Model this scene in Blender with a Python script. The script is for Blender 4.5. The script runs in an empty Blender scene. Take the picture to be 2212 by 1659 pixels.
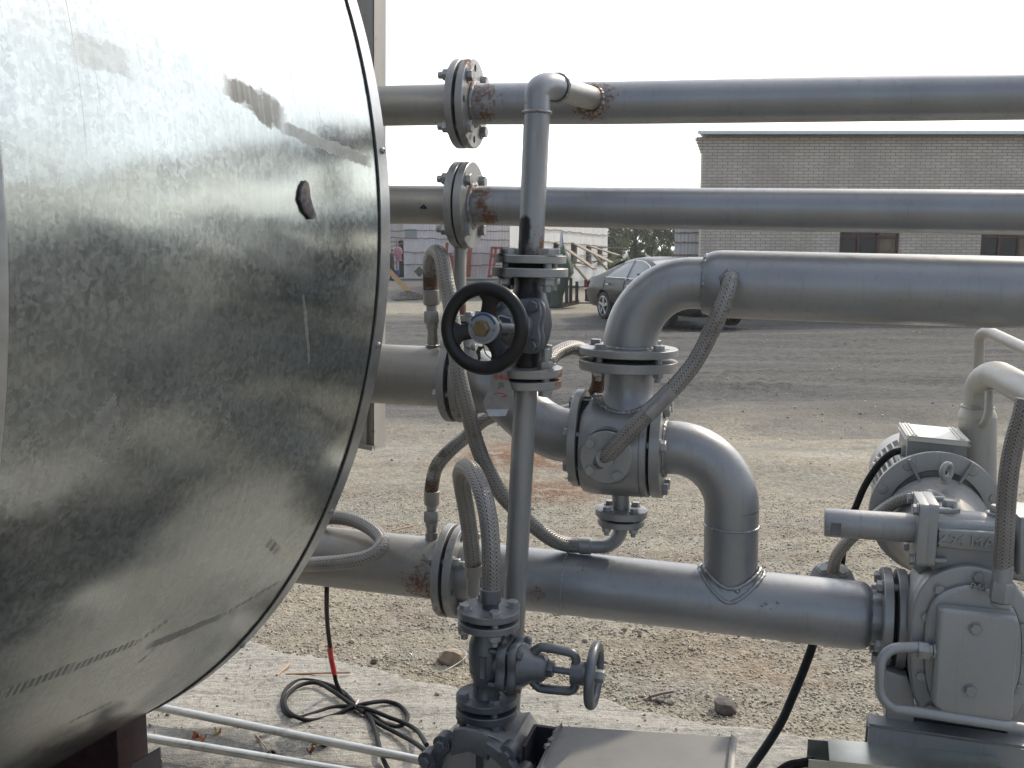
import bpy, bmesh, math, random
import numpy as np
from mathutils import Vector as V, Matrix
random.seed(7); rng = np.random.default_rng(7)
SC = bpy.context.scene
COL = SC.collection
PI = math.pi
rad = math.radians

# ------------------------------------------------------------------ camera
FPX = 2150.0; CX = 1106.0; CY = 829.5; CAMH = 1.62
TH = math.atan(290 / FPX)
cam_d = bpy.data.cameras.new('camera')
cam = bpy.data.objects.new('camera', cam_d); COL.objects.link(cam)
cam.location = (0, 0, CAMH); cam.rotation_euler = (PI / 2 - TH, 0, 0)
cam_d.sensor_width = 36.0; cam_d.lens = 36.0 * FPX / 2212.0
cam_d.clip_start = 0.05; cam_d.clip_end = 2000
SC.camera = cam

# ------------------------------------------------------------------ sky, sun, exposure
SUN_EL, SUN_AZ = 40.0, 42.0       # azimuth measured from straight ahead towards the right
world = bpy.data.worlds.new('World'); SC.world = world; world.use_nodes = True
wn = world.node_tree.nodes; wl = world.node_tree.links
sky = wn.new('ShaderNodeTexSky'); sky.sky_type = 'NISHITA'; sky.sun_disc = False
sky.sun_elevation = rad(SUN_EL); sky.sun_rotation = rad(SUN_AZ)
sky.air_density = 1.0; sky.dust_density = 2.0; sky.ozone_density = 1.5
wn['Background'].inputs[1].default_value = 0.12
# bright milky haze of the sunny half of the sky, added over the blue
HZ_TO, HZ_BACK = 8.5, 1.6
tcw = wn.new('ShaderNodeTexCoord'); dotn = wn.new('ShaderNodeVectorMath'); dotn.operation = 'DOT_PRODUCT'; dotn.inputs[1].default_value = (math.sin(rad(SUN_AZ - 25)), math.cos(rad(SUN_AZ - 25)), .35)
wl.new(tcw.outputs['Generated'], dotn.inputs[0])
hzm = wn.new('ShaderNodeMapRange'); hzm.interpolation_type = 'SMOOTHSTEP'; hzm.inputs[1].default_value = -.55; hzm.inputs[2].default_value = .85; hzm.inputs[3].default_value = HZ_BACK; hzm.inputs[4].default_value = HZ_TO
wl.new(dotn.outputs['Value'], hzm.inputs[0])
hzc = wn.new('ShaderNodeVectorMath'); hzc.operation = 'SCALE'; hzc.inputs[0].default_value = (1.0, .985, .945); wl.new(hzm.outputs[0], hzc.inputs['Scale'])
hza = wn.new('ShaderNodeVectorMath'); hza.operation = 'ADD'; wl.new(sky.outputs[0], hza.inputs[0]); wl.new(hzc.outputs[0], hza.inputs[1])
wl.new(hza.outputs[0], wn['Background'].inputs[0])
sun_d = bpy.data.lights.new('sun', 'SUN'); sun_d.energy = 2.5; sun_d.angle = rad(2.5); sun_d.color = (1.0, 0.89, 0.70)
sun = bpy.data.objects.new('sun', sun_d); COL.objects.link(sun)
sdir = V((math.sin(rad(SUN_AZ)) * math.cos(rad(SUN_EL)), math.cos(rad(SUN_AZ)) * math.cos(rad(SUN_EL)), math.sin(rad(SUN_EL))))
sun.rotation_euler = sdir.to_track_quat('Z', 'Y').to_euler()
SC.view_settings.view_transform = 'Standard'; SC.view_settings.look = 'None'
SC.view_settings.exposure = 0.15; SC.view_settings.gamma = 1.0
SC.cycles.max_bounces = 8; SC.cycles.diffuse_bounces = 3; SC.cycles.glossy_bounces = 4
SC.cycles.transparent_max_bounces = 6; SC.cycles.caustics_reflective = False; SC.cycles.caustics_refractive = False

# ------------------------------------------------------------------ positions read off the photograph (2212 px wide)
CAMP = V((0, 0, CAMH)); RT = V((1, 0, 0)); UP = V((0, math.sin(TH), math.cos(TH))); FW = V((0, math.cos(TH), -math.sin(TH)))
def ray(x, y): return RT * ((x - CX) / FPX) + UP * ((CY - y) / FPX) + FW
def at_d(x, y, d): return CAMP + ray(x, y) * d
def depth(p): return (p - CAMP).dot(FW)
# frame of the pipe rack: eu right along the pipes, ev towards the viewer, ez up
EU = -(ray(-6900, 370)).normalized()
P0 = at_d(1600, 615, 2.474)
EZ = (V((0, 0, 1)) - EU * EU.z).normalized()
EV = EU.cross(EZ).normalized()
if EV.y > 0: EV = -EV
def at(x, y, off=0.0):
    r = ray(x, y); t = ((P0 + EV * off) - CAMP).dot(EV) / r.dot(EV)
    return CAMP + r * t
def ground(x, y, z=0.0):
    r = ray(x, y); t = (z - CAMH) / r.z
    return CAMP + r * t
def back(x, y, Y):
    r = ray(x, y); return CAMP + r * (Y / r.y)
def wpx(x, y, off, px): return px * depth(at(x, y, off)) / FPX       # width in metres of px photo pixels there

# ------------------------------------------------------------------ mesh building
SOOT = []      # places blackened by bitumen paint
RUST = []      # (position, radius, amount): places where the paint has really rusted through
class MB:
    def __init__(s): s.v = []; s.f = []; s.uv = []; s.n = 0
    def add(s, vs, fs, uvs=None):
        o = s.n; s.v.extend([tuple(p) for p in vs]); s.n += len(vs)
        for i, f in enumerate(fs):
            s.f.append(tuple(a + o for a in f)); s.uv.append(uvs[i] if uvs else None)
def frame(axis, e1=None):
    a = axis.normalized()
    if e1 is None: e1 = V((0, 0, 1)) if abs(a.z) < .9 else V((1, 0, 0))
    e1 = (e1 - a * e1.dot(a)).normalized(); return a, e1, a.cross(e1).normalized()
def obj(name, mb, mat, parent=None, sharp=35, smooth=True, **props):
    me = bpy.data.meshes.new(name)
    pl = V((0, 0, 0)); q = parent
    while q is not None: pl = pl + q.location; q = q.parent
    vs = np.array(mb.v, dtype=float).reshape(-1, 3)
    me.from_pydata((vs - np.array(pl)).tolist(), [], mb.f); me.update()
    if any(u is not None for u in mb.uv):
        l = me.uv_layers.new(name='UVMap'); arr = np.zeros((len(me.loops), 2)); k = 0
        for f, u in zip(mb.f, mb.uv):
            if u is not None: arr[k:k + len(f)] = u
            k += len(f)
        l.data.foreach_set('uv', arr.ravel())
    if mat is not None and mat.get('rusty') and RUST:
        a = np.zeros(len(vs))
        for p, r, am in RUST:
            d = np.linalg.norm(vs - np.array(p), axis=1)
            a = np.maximum(a, am * np.clip(1.6 * (1 - d / r), 0, 1))
        at_ = me.attributes.new('rust', 'FLOAT', 'POINT'); at_.data.foreach_set('value', a)
        a = np.zeros(len(vs))
        for p, r, am in SOOT: a = np.maximum(a, am * np.clip(1.6 * (1 - np.linalg.norm(vs - np.array(p), axis=1) / r), 0, 1))
        if a.max() > 0: me.attributes.new('soot', 'FLOAT', 'POINT').data.foreach_set('value', a)
    if smooth:
        me.polygons.foreach_set('use_smooth', [True] * len(me.polygons)); me.set_sharp_from_angle(angle=rad(sharp))
    if mat is not None: me.materials.append(mat)
    me.validate()
    o = bpy.data.objects.new(name, me); COL.objects.link(o)
    if parent is not None: o.parent = parent
    for k, v in props.items(): o[k] = v
    return o
def thing(name, label, cat, loc, group=None):
    o = bpy.data.objects.new(name, None); COL.objects.link(o); o.location = V(loc); o.empty_display_size = .1
    o['label'] = label; o['category'] = cat
    if group: o['group'] = group
    return o
def tag(o, label, cat, group=None):
    o['label'] = label; o['category'] = cat
    if group: o['group'] = group
    return o
def lathe(mb, o, axis, prof, seg=40, e1=None, phase=0.0, capA=False, capB=False):
    a, e1, e2 = frame(axis, e1); vs = []; fs = []
    for r, h in prof:
        for k in range(seg):
            t = phase + 2 * PI * k / seg
            vs.append(o + a * h + (e1 * math.cos(t) + e2 * math.sin(t)) * r)
    for i in range(len(prof) - 1):
        for k in range(seg):
            k2 = (k + 1) % seg
            fs.append((i * seg + k, i * seg + k2, (i + 1) * seg + k2, (i + 1) * seg + k))
    n = len(prof)
    if capA: fs.append(tuple(range(seg))[::-1])
    if capB: fs.append(tuple((n - 1) * seg + k for k in range(seg)))
    mb.add(vs, fs)
def cyl(mb, p, q, r, seg=32, r2=None, ch=0.0, step=None):
    d = q - p; L = d.length; r2 = r if r2 is None else r2
    if ch > 0: prof = [(0, 0), (r - ch, 0), (r, ch), (r2, L - ch), (r2 - ch, L), (0, L)]
    else: prof = [(0, 0), (r, 0)] + ([(r + (r2 - r) * i / max(1, int(L / step)), L * i / max(1, int(L / step))) for i in range(1, max(1, int(L / step)))] if step else []) + [(r2, L), (0, L)]
    lathe(mb, p, d, prof, seg)
def arc_pts(p, c, q, n=12):
    """quarter-ellipse from p to q with corner at c"""
    return [p * ((1 - math.sin(t)) ) + q * (1 - math.cos(t)) + c * (math.sin(t) + math.cos(t) - 1) for t in [PI / 2 * i / n for i in range(n + 1)]]
def crom(pts, n=8, closed=False):
    pts = [V(p) for p in pts]; out = []
    m = len(pts)
    for i in range(m - 1):
        p0 = pts[i - 1] if i > 0 else pts[0] * 2 - pts[1]
        p1, p2 = pts[i], pts[i + 1]
        p3 = pts[i + 2] if i + 2 < m else pts[-1] * 2 - pts[-2]
        for k in range(n):
            t = k / n
            out.append(.5 * ((2 * p1) + (p2 - p0) * t + (2 * p0 - 5 * p1 + 4 * p2 - p3) * t * t + (3 * p1 - p0 - 3 * p2 + p3) * t ** 3))
    out.append(pts[-1]); return out
def resamp(pts, step):
    out = [pts[0]]
    for a, b in zip(pts[:-1], pts[1:]):
        n = max(1, int((b - a).length / step))
        for k in range(1, n + 1): out.append(a.lerp(b, k / n))
    return out
def tube(mb, pts, r, seg=24, caps=True, rf=None, jit=0.0, closed=False):
    """round tube along pts; r number or per-point list; UV u=angle 0..1, v=length in metres"""
    n = len(pts); pts = [V(p) for p in pts]
    T = []
    for i in range(n):
        if closed: t = pts[(i + 1) % n] - pts[i - 1]
        else: t = pts[min(n - 1, i + 1)] - pts[max(0, i - 1)]
        T.append(t.normalized())
    a, e1, e2 = frame(T[0]); vs = []; fs = []; uvs = []; L = 0.0; Ls = []
    for i in range(n):
        if i: L += (pts[i] - pts[i - 1]).length
        Ls.append(L)
        e1 = (e1 - T[i] * e1.dot(T[i])).normalized(); e2 = T[i].cross(e1)
        ri = r[i] if isinstance(r, (list, tuple)) else r
        for k in range(seg):
            t = 2 * PI * k / seg; rr = ri * (1 + (random.uniform(-jit, jit) if jit else 0))
            vs.append(pts[i] + (e1 * math.cos(t) + e2 * math.sin(t)) * rr)
    for i in range(n - 1 + (1 if closed else 0)):
        j = (i + 1) % n
        for k in range(seg):
            k2 = (k + 1) % seg
            fs.append((i * seg + k, i * seg + k2, j * seg + k2, j * seg + k))
            uvs.append([(k / seg, Ls[i]), ((k + 1) / seg, Ls[i]), ((k + 1) / seg, Ls[min(j, n - 1)]), (k / seg, Ls[min(j, n - 1)])])
    if caps and not closed:
        fs.append(tuple(range(seg))[::-1]); uvs.append([(0, 0)] * seg)
        fs.append(tuple((n - 1) * seg + k for k in range(seg))); uvs.append([(0, 0)] * seg)
    mb.add(vs, fs, uvs)
def bmadd(mb, bm):
    bm.verts.index_update(); mb.add([v.co.copy() for v in bm.verts], [tuple(v.index for v in f.verts) for f in bm.faces]); bm.free()
def box(mb, c, ex, ey, ez, sx, sy, sz, bev=0.0, seg=2):
    """box centred at c with unit axes and full sizes"""
    bm = bmesh.new(); bmesh.ops.create_cube(bm, size=1.0)
    for v in bm.verts: v.co = c + ex * (v.co.x * sx) + ey * (v.co.y * sy) + ez * (v.co.z * sz)
    if bev > 0: bmesh.ops.bevel(bm, geom=bm.edges[:], offset=bev, segments=seg, affect='EDGES', profile=.5)
    bmesh.ops.recalc_face_normals(bm, faces=bm.faces[:]); bmadd(mb, bm)
def prism(mb, o, e1, e2, n, pts, t0, t1, bev=0.0, seg=2, both=True):
    """2-D outline extruded along n from t0 to t1 with bevelled rims"""
    bm = bmesh.new()
    lo = [bm.verts.new(o + e1 * a + e2 * b + n * t0) for a, b in pts]; hi = [bm.verts.new(o + e1 * a + e2 * b + n * t1) for a, b in pts]
    m = len(pts); f0 = bm.faces.new(lo[::-1]); f1 = bm.faces.new(hi)
    for i in range(m): bm.faces.new((lo[i], lo[(i + 1) % m], hi[(i + 1) % m], hi[i]))
    bmesh.ops.recalc_face_normals(bm, faces=bm.faces[:])
    if bev > 0:
        ed = list(f1.edges) + (list(f0.edges) if both else [])
        bmesh.ops.bevel(bm, geom=ed, offset=bev, segments=seg, affect='EDGES', profile=.5)
    bmadd(mb, bm)
def rrect(w, h, r, n=5):
    out = []
    for cx, cy, a0 in ((w / 2 - r, h / 2 - r, 0), (-w / 2 + r, h / 2 - r, 90), (-w / 2 + r, -h / 2 + r, 180), (w / 2 - r, -h / 2 + r, 270)):
        for i in range(n + 1):
            t = rad(a0 + 90 * i / n); out.append((cx + r * math.cos(t), cy + r * math.sin(t)))
    return out
def circ(r, n=32, ph=0): return [(r * math.cos(ph + 2 * PI * i / n), r * math.sin(ph + 2 * PI * i / n)) for i in range(n)]
def hexn(mb, p, axis, r, h, ph=0.3):
    lathe(mb, p, axis, [(0, 0), (r * .97, 0), (r, h * .06), (r, h * .84), (r * .9, h), (0, h)], 6, phase=ph)
def bolt(parent, p, axis, r, grip, mat, nut=True, thread=.75, name='bolt'):
    """head outside at p facing +axis, shank through grip, nut and thread end on the far side"""
    mb = MB(); a = axis.normalized()
    lathe(mb, p, a, [(0, 0), (r * 1.22, 0), (r * 1.22, r * .18), (0, r * .18)], 20)
    ph = random.uniform(0, 1)
    hexn(mb, p + a * r * .18, a, r, r * .75, ph)
    lathe(mb, p - a * grip, a, [(0, -r * (1.2 + thread)), (r * .5, -r * (1.2 + thread)), (r * .58, -r * (1.1 + thread)), (r * .58, grip), (0, grip)], 14)
    if nut:
        lathe(mb, p - a * grip, -a, [(0, 0), (r * 1.22, 0), (r * 1.22, r * .18), (0, r * .18)], 20)
        hexn(mb, p - a * (grip + r * .18), -a, r, r * .95, random.uniform(0, 1))
    return obj(name, mb, mat, parent, sharp=25)
def flange_mesh(mb, o, axis, e1, R, t, r_in=0.0, holes=(), nh=8, rh=.009, bc=None, ch=.0015):
    """disc of thickness t starting at o along axis, with real bolt holes at the given angles (radians)"""
    a, e1, e2 = frame(axis, e1)
    if not holes:
        lathe(mb, o, axis, [(0, 0), (R - ch, 0), (R, ch), (R, t - ch), (R - ch, t), (0, t)], 64, e1); return
    bc = bc or R * .8; lathe(mb, o, axis, [(R - ch, 0), (R, ch), (R, t - ch), (R - ch, t)], 96, e1)
    r0 = bc - rh * 2.2; half = PI / nh; r1 = R - ch
    lathe(mb, o, axis, [(0, 0), (r0, 0)], 64, e1); lathe(mb, o, axis, [(r0, t), (0, t)], 64, e1)
    hs = list(holes); a0 = hs[0]
    for k in range(nh):
        ca = a0 + k * 2 * PI / nh
        has = any(abs(((ca - h + PI) % (2 * PI)) - PI) < .01 for h in hs)
        M = 6; bd = []
        for i in range(M): bd.append((r1, -half + 2 * half * i / M))
        for i in range(M): bd.append((r1 + (r0 - r1) * i / M, half))
        for i in range(M): bd.append((r0, half - 2 * half * i / M))
        for i in range(M): bd.append((r0 + (r1 - r0) * i / M, -half))
        B = [(r * math.cos(ca + q), r * math.sin(ca + q)) for r, q in bd]
        hc = (bc * math.cos(ca), bc * math.sin(ca)); m = len(B)
        if not has:
            vs = [o + e1 * x + e2 * y + a * z for z in (0, t) for x, y in B]
            mb.add(vs, [tuple(range(m)), tuple(range(m, 2 * m))[::-1]]); continue
        Hh = []
        for x, y in B:
            d = math.atan2(y - hc[1], x - hc[0]); Hh.append((hc[0] + rh * math.cos(d), hc[1] + rh * math.sin(d)))
        vs = [o + e1 * x + e2 * y + a * z for z in (0, t) for x, y in B] + [o + e1 * x + e2 * y + a * z for z in (0, t) for x, y in Hh]
        fs = []
        for i in range(m):
            j = (i + 1) % m
            fs += [(i, j, 2 * m + j, 2 * m + i), (m + j, m + i, 3 * m + i, 3 * m + j), (2 * m + i, 2 * m + j, 3 * m + j, 3 * m + i)]
        mb.add(vs, fs)
def flange_pair(parent, c, axis, e1, R, t, gap, mat, bmat, nb=4, ph=PI / 4, rb=.0135, bc=None, nh=None, heads=1, skip=(), thread=.75, R2=None, t2=None, gmat=None, rise=True):
    """two discs either side of c; bolts nb at phase ph; heads=1: heads on +axis side"""
    a, e1, e2 = frame(axis, e1); R2 = R2 or R; t2 = t2 or t; bc = bc or min(R, R2) * .8
    nh = nh or nb
    for s, Rr, tt in ((-1, R, t), (1, R2, t2)):
        mb = MB(); hs = ()
        if nh > nb: hs = tuple(ph + 2 * PI * k / nh for k in range(nh) if (k * nb) % nh != 0)
        o0 = c + a * (gap / 2) if s > 0 else c - a * (gap / 2 + tt)
        if hs:
            flange_mesh(mb, o0, a, e1, Rr, tt, holes=hs, nh=nh, rh=rb * .62, bc=bc)
        else: flange_mesh(mb, o0, a, e1, Rr, tt)
        obj('flange', mb, mat, parent)
    mb = MB(); lathe(mb, c - a * gap / 2, a, [(bc - rb * 1.1, -.001), (bc - rb * 1.1, gap + .001)], 40); obj('gasket', mb, gmat or M_dark, parent)
    for k in range(nb):
        if k in skip: continue
        q = ph + 2 * PI * k / nb; d = (e1 * math.cos(q) + e2 * math.sin(q)) * bc
        if heads > 0: bolt(parent, c + d + a * (gap / 2 + t2), a, rb, gap + t + t2, bmat)
        else: bolt(parent, c + d - a * (gap / 2 + t), -a, rb, gap + t + t2, bmat, thread=thread)
def weld(parent, pts, r, mat, closed=True, n=3):
    pts = resamp(pts + ([pts[0]] if closed else []), r * .7)
    if closed: pts = pts[:-1]
    rr = [r * (1 + (.2 if r < .0075 else .07) * math.sin(i * 1.9) + random.uniform(-.1, .1)) for i in range(len(pts))]
    mb = MB(); tube(mb, pts, rr, 8, closed=closed, jit=.08); return obj('weld', mb, mat, parent)
def ring_pts(c, axis, R, n=48, e1=None):
    a, e1, e2 = frame(axis, e1); return [c + (e1 * math.cos(2 * PI * i / n) + e2 * math.sin(2 * PI * i / n)) * R for i in range(n)]
def saddle(c, bdir, hdir, r, R, n=60):
    """weld line of a branch radius r (axis bdir) on a header radius R (axis hdir) crossing at c"""
    b = bdir.normalized(); h = (hdir - b * hdir.dot(b)).normalized(); s = b.cross(h); out = []
    for i in range(n):
        t = 2 * PI * i / n; y = r * math.sin(t); out.append(c + h * r * math.cos(t) + s * y + b * math.sqrt(max(0, R * R - y * y)))
    return out

# ------------------------------------------------------------------ materials
class NB:
    def __init__(s, name):
        s.m = bpy.data.materials.new(name); s.m.use_nodes = True; s.t = s.m.node_tree; s.b = s.t.nodes['Principled BSDF']
    def n(s, typ, **kw):
        nd = s.t.nodes.new(typ)
        for k, v in kw.items():
            if k.startswith('_'): setattr(nd, k[1:], v)
            else:
                key = int(k[1:]) if k[0] == 'i' and k[1:].isdigit() else k
                s.put(nd, key, v)
        return nd
    def put(s, nd, key, v):
        i = nd.inputs[key]
        if isinstance(v, bpy.types.NodeSocket): s.t.links.new(v, i)
        elif isinstance(v, bpy.types.Node): s.t.links.new(v.outputs[0], i)
        else: i.default_value = v
    def set(s, **kw):
        for k, v in kw.items(): s.put(s.b, {'col': 'Base Color', 'rough': 'Roughness', 'metal': 'Metallic', 'nor': 'Normal', 'spec': 'Specular IOR Level', 'coat': 'Coat Weight', 'coatr': 'Coat Roughness'}[k], v)
    def math(s, op, a, b=0.0, c=0.0, clamp=False):
        return s.n('ShaderNodeMath', _operation=op, _use_clamp=clamp, i0=a, i1=b, i2=c)
    def mix(s, f, a, b, blend='MIX'):
        nd = s.t.nodes.new('ShaderNodeMix'); nd.data_type = 'RGBA'; nd.blend_type = blend
        s.put(nd, 0, f); s.put(nd, 6, a); s.put(nd, 7, b); return nd.outputs[2]
    def ramp(s, f, *stops):
        nd = s.n('ShaderNodeValToRGB', i0=f); cr = nd.color_ramp
        while len(cr.elements) < len(stops): cr.elements.new(.5)
        for e, (p, c) in zip(cr.elements, stops):
            e.position = p; e.color = c if len(c) == 4 else (*c, 1)
        return nd.outputs[0]
    def rng(s, f, a, b, c=0.0, d=1.0):
        nd = s.n('ShaderNodeMapRange', Value=f); nd.inputs[1].default_value = a; nd.inputs[2].default_value = b; nd.inputs[3].default_value = c; nd.inputs[4].default_value = d; return nd.outputs[0]
    def noise(s, scale, co=None, detail=4, rough=.55, dist=0.0):
        nd = s.n('ShaderNodeTexNoise', Scale=scale, Detail=detail, Roughness=rough, Distortion=dist)
        if co is not None: s.put(nd, 'Vector', co)
        return nd.outputs[0]
    def obco(s): return s.n('ShaderNodeTexCoord').outputs['Object']
    def mapped(s, co, scale=(1, 1, 1), rot=(0, 0, 0), loc=(0, 0, 0)):
        nd = s.n('ShaderNodeMapping', Vector=co); nd.inputs['Scale'].default_value = scale; nd.inputs['Rotation'].default_value = rot; nd.inputs['Location'].default_value = loc; return nd.outputs[0]
    def bump(s, h, strength=.3, dist=.01, nor=None):
        nd = s.n('ShaderNodeBump', Strength=strength, Distance=dist, Height=h)
        if nor is not None: s.put(nd, 'Normal', nor)
        return nd.outputs[0]
def c4(*c): return (*c, 1)
def paint(name, col, metal=.35, rough=.42, rusty=True, grain=.15, dust=.25, rustcol=(.105, .048, .026)):
    b = NB(name); co = b.obco()
    big = b.noise(7, co, 3); fine = b.noise(380, co, 2); mid = b.noise(60, co, 4)
    base = b.mix(b.rng(big, .3, .7), c4(*[x * .90 for x in col]), c4(*[min(1, x * 1.08) for x in col]))
    # dusty film of warm grey settled in blotches
    dm = b.math('MULTIPLY', b.rng(b.noise(14, co, 5, .65), .45, .75), dust)
    base = b.mix(dm.outputs[0], base, c4(.27, .24, .20))
    # small dark specks and scratches
    sp = b.rng(b.noise(210, co, 2), .70, .76); base = b.mix(b.math('MULTIPLY', sp, .5).outputs[0], base, c4(.06, .055, .05))
    r = b.rng(mid, .3, .7, rough - .06, rough + .10); me = metal
    if rusty:
        b.m['rusty'] = 1
        at_ = b.n('ShaderNodeAttribute', _attribute_name='rust', _attribute_type='GEOMETRY').outputs['Fac']
        n2 = b.noise(45, co, 6, .7); n3 = b.noise(130, co, 4, .7)
        # everywhere a few pin-prick rust marks, many where the attribute says so
        rm = b.math('ADD', b.math('MULTIPLY', at_, .20), b.math('ADD', b.math('MULTIPLY', n2, .55), b.math('MULTIPLY', n3, .45)))
        mask = b.math('MAXIMUM', b.rng(rm.outputs[0], .645, .76), b.rng(at_, .8, 1.6, 0, .55)).outputs[0]
        rc = b.mix(b.noise(90, co, 4), c4(*rustcol), c4(rustcol[0] * 2.2, rustcol[1] * 2.3, rustcol[2] * 2.2))
        base = b.mix(mask, base, rc)
        r = b.math('ADD', b.math('MULTIPLY', mask, .35), r, clamp=True).outputs[0]
        me = b.math('MULTIPLY', b.math('SUBTRACT', 1.0, mask), metal).outputs[0]
        so = b.n('ShaderNodeAttribute', _attribute_name='soot', _attribute_type='GEOMETRY').outputs['Fac']
        sm = b.rng(b.math('ADD', so, b.math('MULTIPLY', b.math('SUBTRACT', b.noise(22, co, 5, .6), .5), .9)).outputs[0], .35, .65); sm = b.math('MULTIPLY', sm, b.rng(so, 0, .2)).outputs[0]
        base = b.mix(sm, base, c4(.022, .021, .026))
        # runs and faint vertical weather streaks, brush-sized chips
        stv = b.noise(1.0, b.mapped(co, (55, 55, 4)), 4, .65); base = b.mix(b.rng(stv, .56, .72, 0, .30), base, c4(.17, .155, .135))
    h = b.math('ADD', b.math('MULTIPLY', fine, .5), b.math('MULTIPLY', mid, .7)).outputs[0]
    b.set(col=base, rough=r, metal=me, nor=b.bump(h, grain, .002)); return b.m
def plain(name, col, rough=.5, metal=0.0, nscale=30, var=.15, bump=0.0, bd=.002, coat=0.0, spec=.5):
    b = NB(name); co = b.obco(); n = b.noise(nscale, co, 4)
    base = b.mix(b.rng(n, .3, .7), c4(*[x * (1 - var) for x in col]), c4(*[min(1, x * (1 + var)) for x in col]))
    b.set(col=base, rough=rough, metal=metal, coat=coat, spec=spec)
    if bump: b.set(nor=b.bump(n, bump, bd))
    return b.m
M_pipe = paint('silver_paint', (.295, .305, .32), .52, .38)
M_flange = paint('silver_paint_flange', (.30, .305, .31), .45, .42, dust=.4)
M_inlet = paint('warm_silver_paint', (.325, .322, .308), .45, .42, dust=.45)
M_bolt = paint('painted_bolt', (.32, .33, .335), .5, .42, dust=.2)
M_blue = paint('blue_grey_casting_paint', (.125, .138, .158), .45, .38, dust=.25, grain=.35)
M_pump = paint('pump_casting_paint', (.34, .35, .36), .38, .42, dust=.35, grain=.4, rusty=True)
M_motor = paint('light_machine_paint', (.37, .365, .35), .28, .45, dust=.3, grain=.3)
M_rustp = paint('rusted_bare_steel', (.20, .13, .085), .2, .7, dust=.2)
M_dark = plain('dark_gap', (.015, .014, .013), .8)
M_black = plain('black_enamel', (.007, .007, .009), .36, 0, 25, .3, .05, coat=.15, spec=.35)
M_rubber = plain('black_cable_rubber', (.012, .012, .014), .65, 0, 80, .3, .1, spec=.25)
M_brass = plain('dull_brass', (.17, .125, .065), .5, .3, 60, .3, .1)
M_red = plain('red_sleeve', (.45, .03, .035), .55)
M_weld = paint('weld_bead', (.30, .29, .28), .6, .38, dust=.3, grain=.6)
M_purple = plain('maroon_primer', (.035, .012, .018), .5, 0, 30, .4, .1)
M_brack = paint('dusty_primer_bracket', (.17, .14, .14), .1, .7)
def mk_column():
    b = NB('weathered_column_paint'); co = b.obco()
    n = b.noise(5, b.mapped(co, (3, 3, .6)), 5, .6); base = b.mix(b.rng(n, .3, .72), c4(.40, .385, .355), c4(.30, .29, .27))
    base = b.mix(b.rng(b.noise(60, co, 3), .62, .72, 0, .35), base, c4(.2, .17, .14)); b.m['rusty'] = 1
    at_ = b.n('ShaderNodeAttribute', _attribute_name='rust', _attribute_type='GEOMETRY').outputs['Fac']
    m = b.rng(b.math('ADD', b.math('MULTIPLY', at_, .25), b.noise(60, co, 5, .7)).outputs[0], .66, .76)
    base = b.mix(m, base, c4(.13, .065, .035)); b.set(col=base, rough=.6, metal=.1, nor=b.bump(n, .2, .003)); return b.m
M_column = mk_column()
def mk_braid():
    b = NB('braided_steel_hose'); uv = b.n('ShaderNodeTexCoord').outputs['UV']; s = b.n('ShaderNodeSeparateXYZ', Vector=uv)
    u, v = s.outputs[0], s.outputs[1]
    uu = b.math('MULTIPLY', u, 9.0); fr = b.math('FRACT', uu); tri = b.math('ABSOLUTE', b.math('SUBTRACT', b.math('MULTIPLY', fr, 2.0), 1.0))
    ph = b.math('ADD', b.math('MULTIPLY', v, 115.0), b.math('MULTIPLY', tri, 1.1))
    h = b.math('ADD', b.math('MULTIPLY', b.math('SINE', b.math('MULTIPLY', ph, 6.28318)), .5), .5)
    colm = b.rng(tri.outputs[0], .78, 1.0, 0, 1)             # groove between the strands
    low = b.math('MULTIPLY', b.math('SUBTRACT', 1.0, h), b.math('ADD', b.math('MULTIPLY', colm, .6), .4), clamp=True)
    co = b.obco(); n = b.noise(9, co, 4)
    base = b.mix(b.rng(n, .3, .7), c4(.33, .32, .305), c4(.23, .22, .21))
    base = b.mix(b.rng(low.outputs[0], .25, .8), base, c4(.03, .027, .025))
    b.m['rusty'] = 1
    at_ = b.n('ShaderNodeAttribute', _attribute_name='rust', _attribute_type='GEOMETRY').outputs['Fac']
    rm = b.rng(b.math('ADD', b.math('MULTIPLY', at_, .5), b.noise(40, co, 5, .7)).outputs[0], .62, .82)
    base = b.mix(rm, base, b.mix(h.outputs[0], c4(.05, .028, .018), c4(.20, .11, .06)))
    hh = b.math('SUBTRACT', h, b.math('MULTIPLY', colm, .7)).outputs[0]
    b.set(col=base, metal=b.rng(rm, 0, 1, .55, 0.0), rough=b.rng(rm, 0, 1, .42, .8), nor=b.bump(hh, .7, .0015)); return b.m
M_braid = mk_braid()
def mk_galv():
    b = NB('galvanised_tube'); co = b.obco(); n = b.noise(40, b.mapped(co, (.3, 1, 1)), 4)
    base = b.mix(b.rng(n, .3, .7), c4(.45, .46, .44), c4(.60, .60, .57)); base = b.mix(b.rng(b.noise(12, co, 6, .7), .55, .7, 0, .6), base, c4(.16, .14, .11))
    b.set(col=base, metal=.8, rough=b.rng(n, .3, .7, .28, .45)); return b.m
M_galv = mk_galv()
M_ductsheet = plain('zinc_sheet', (.50, .52, .48), .3, .85, 12, .15)

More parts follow.
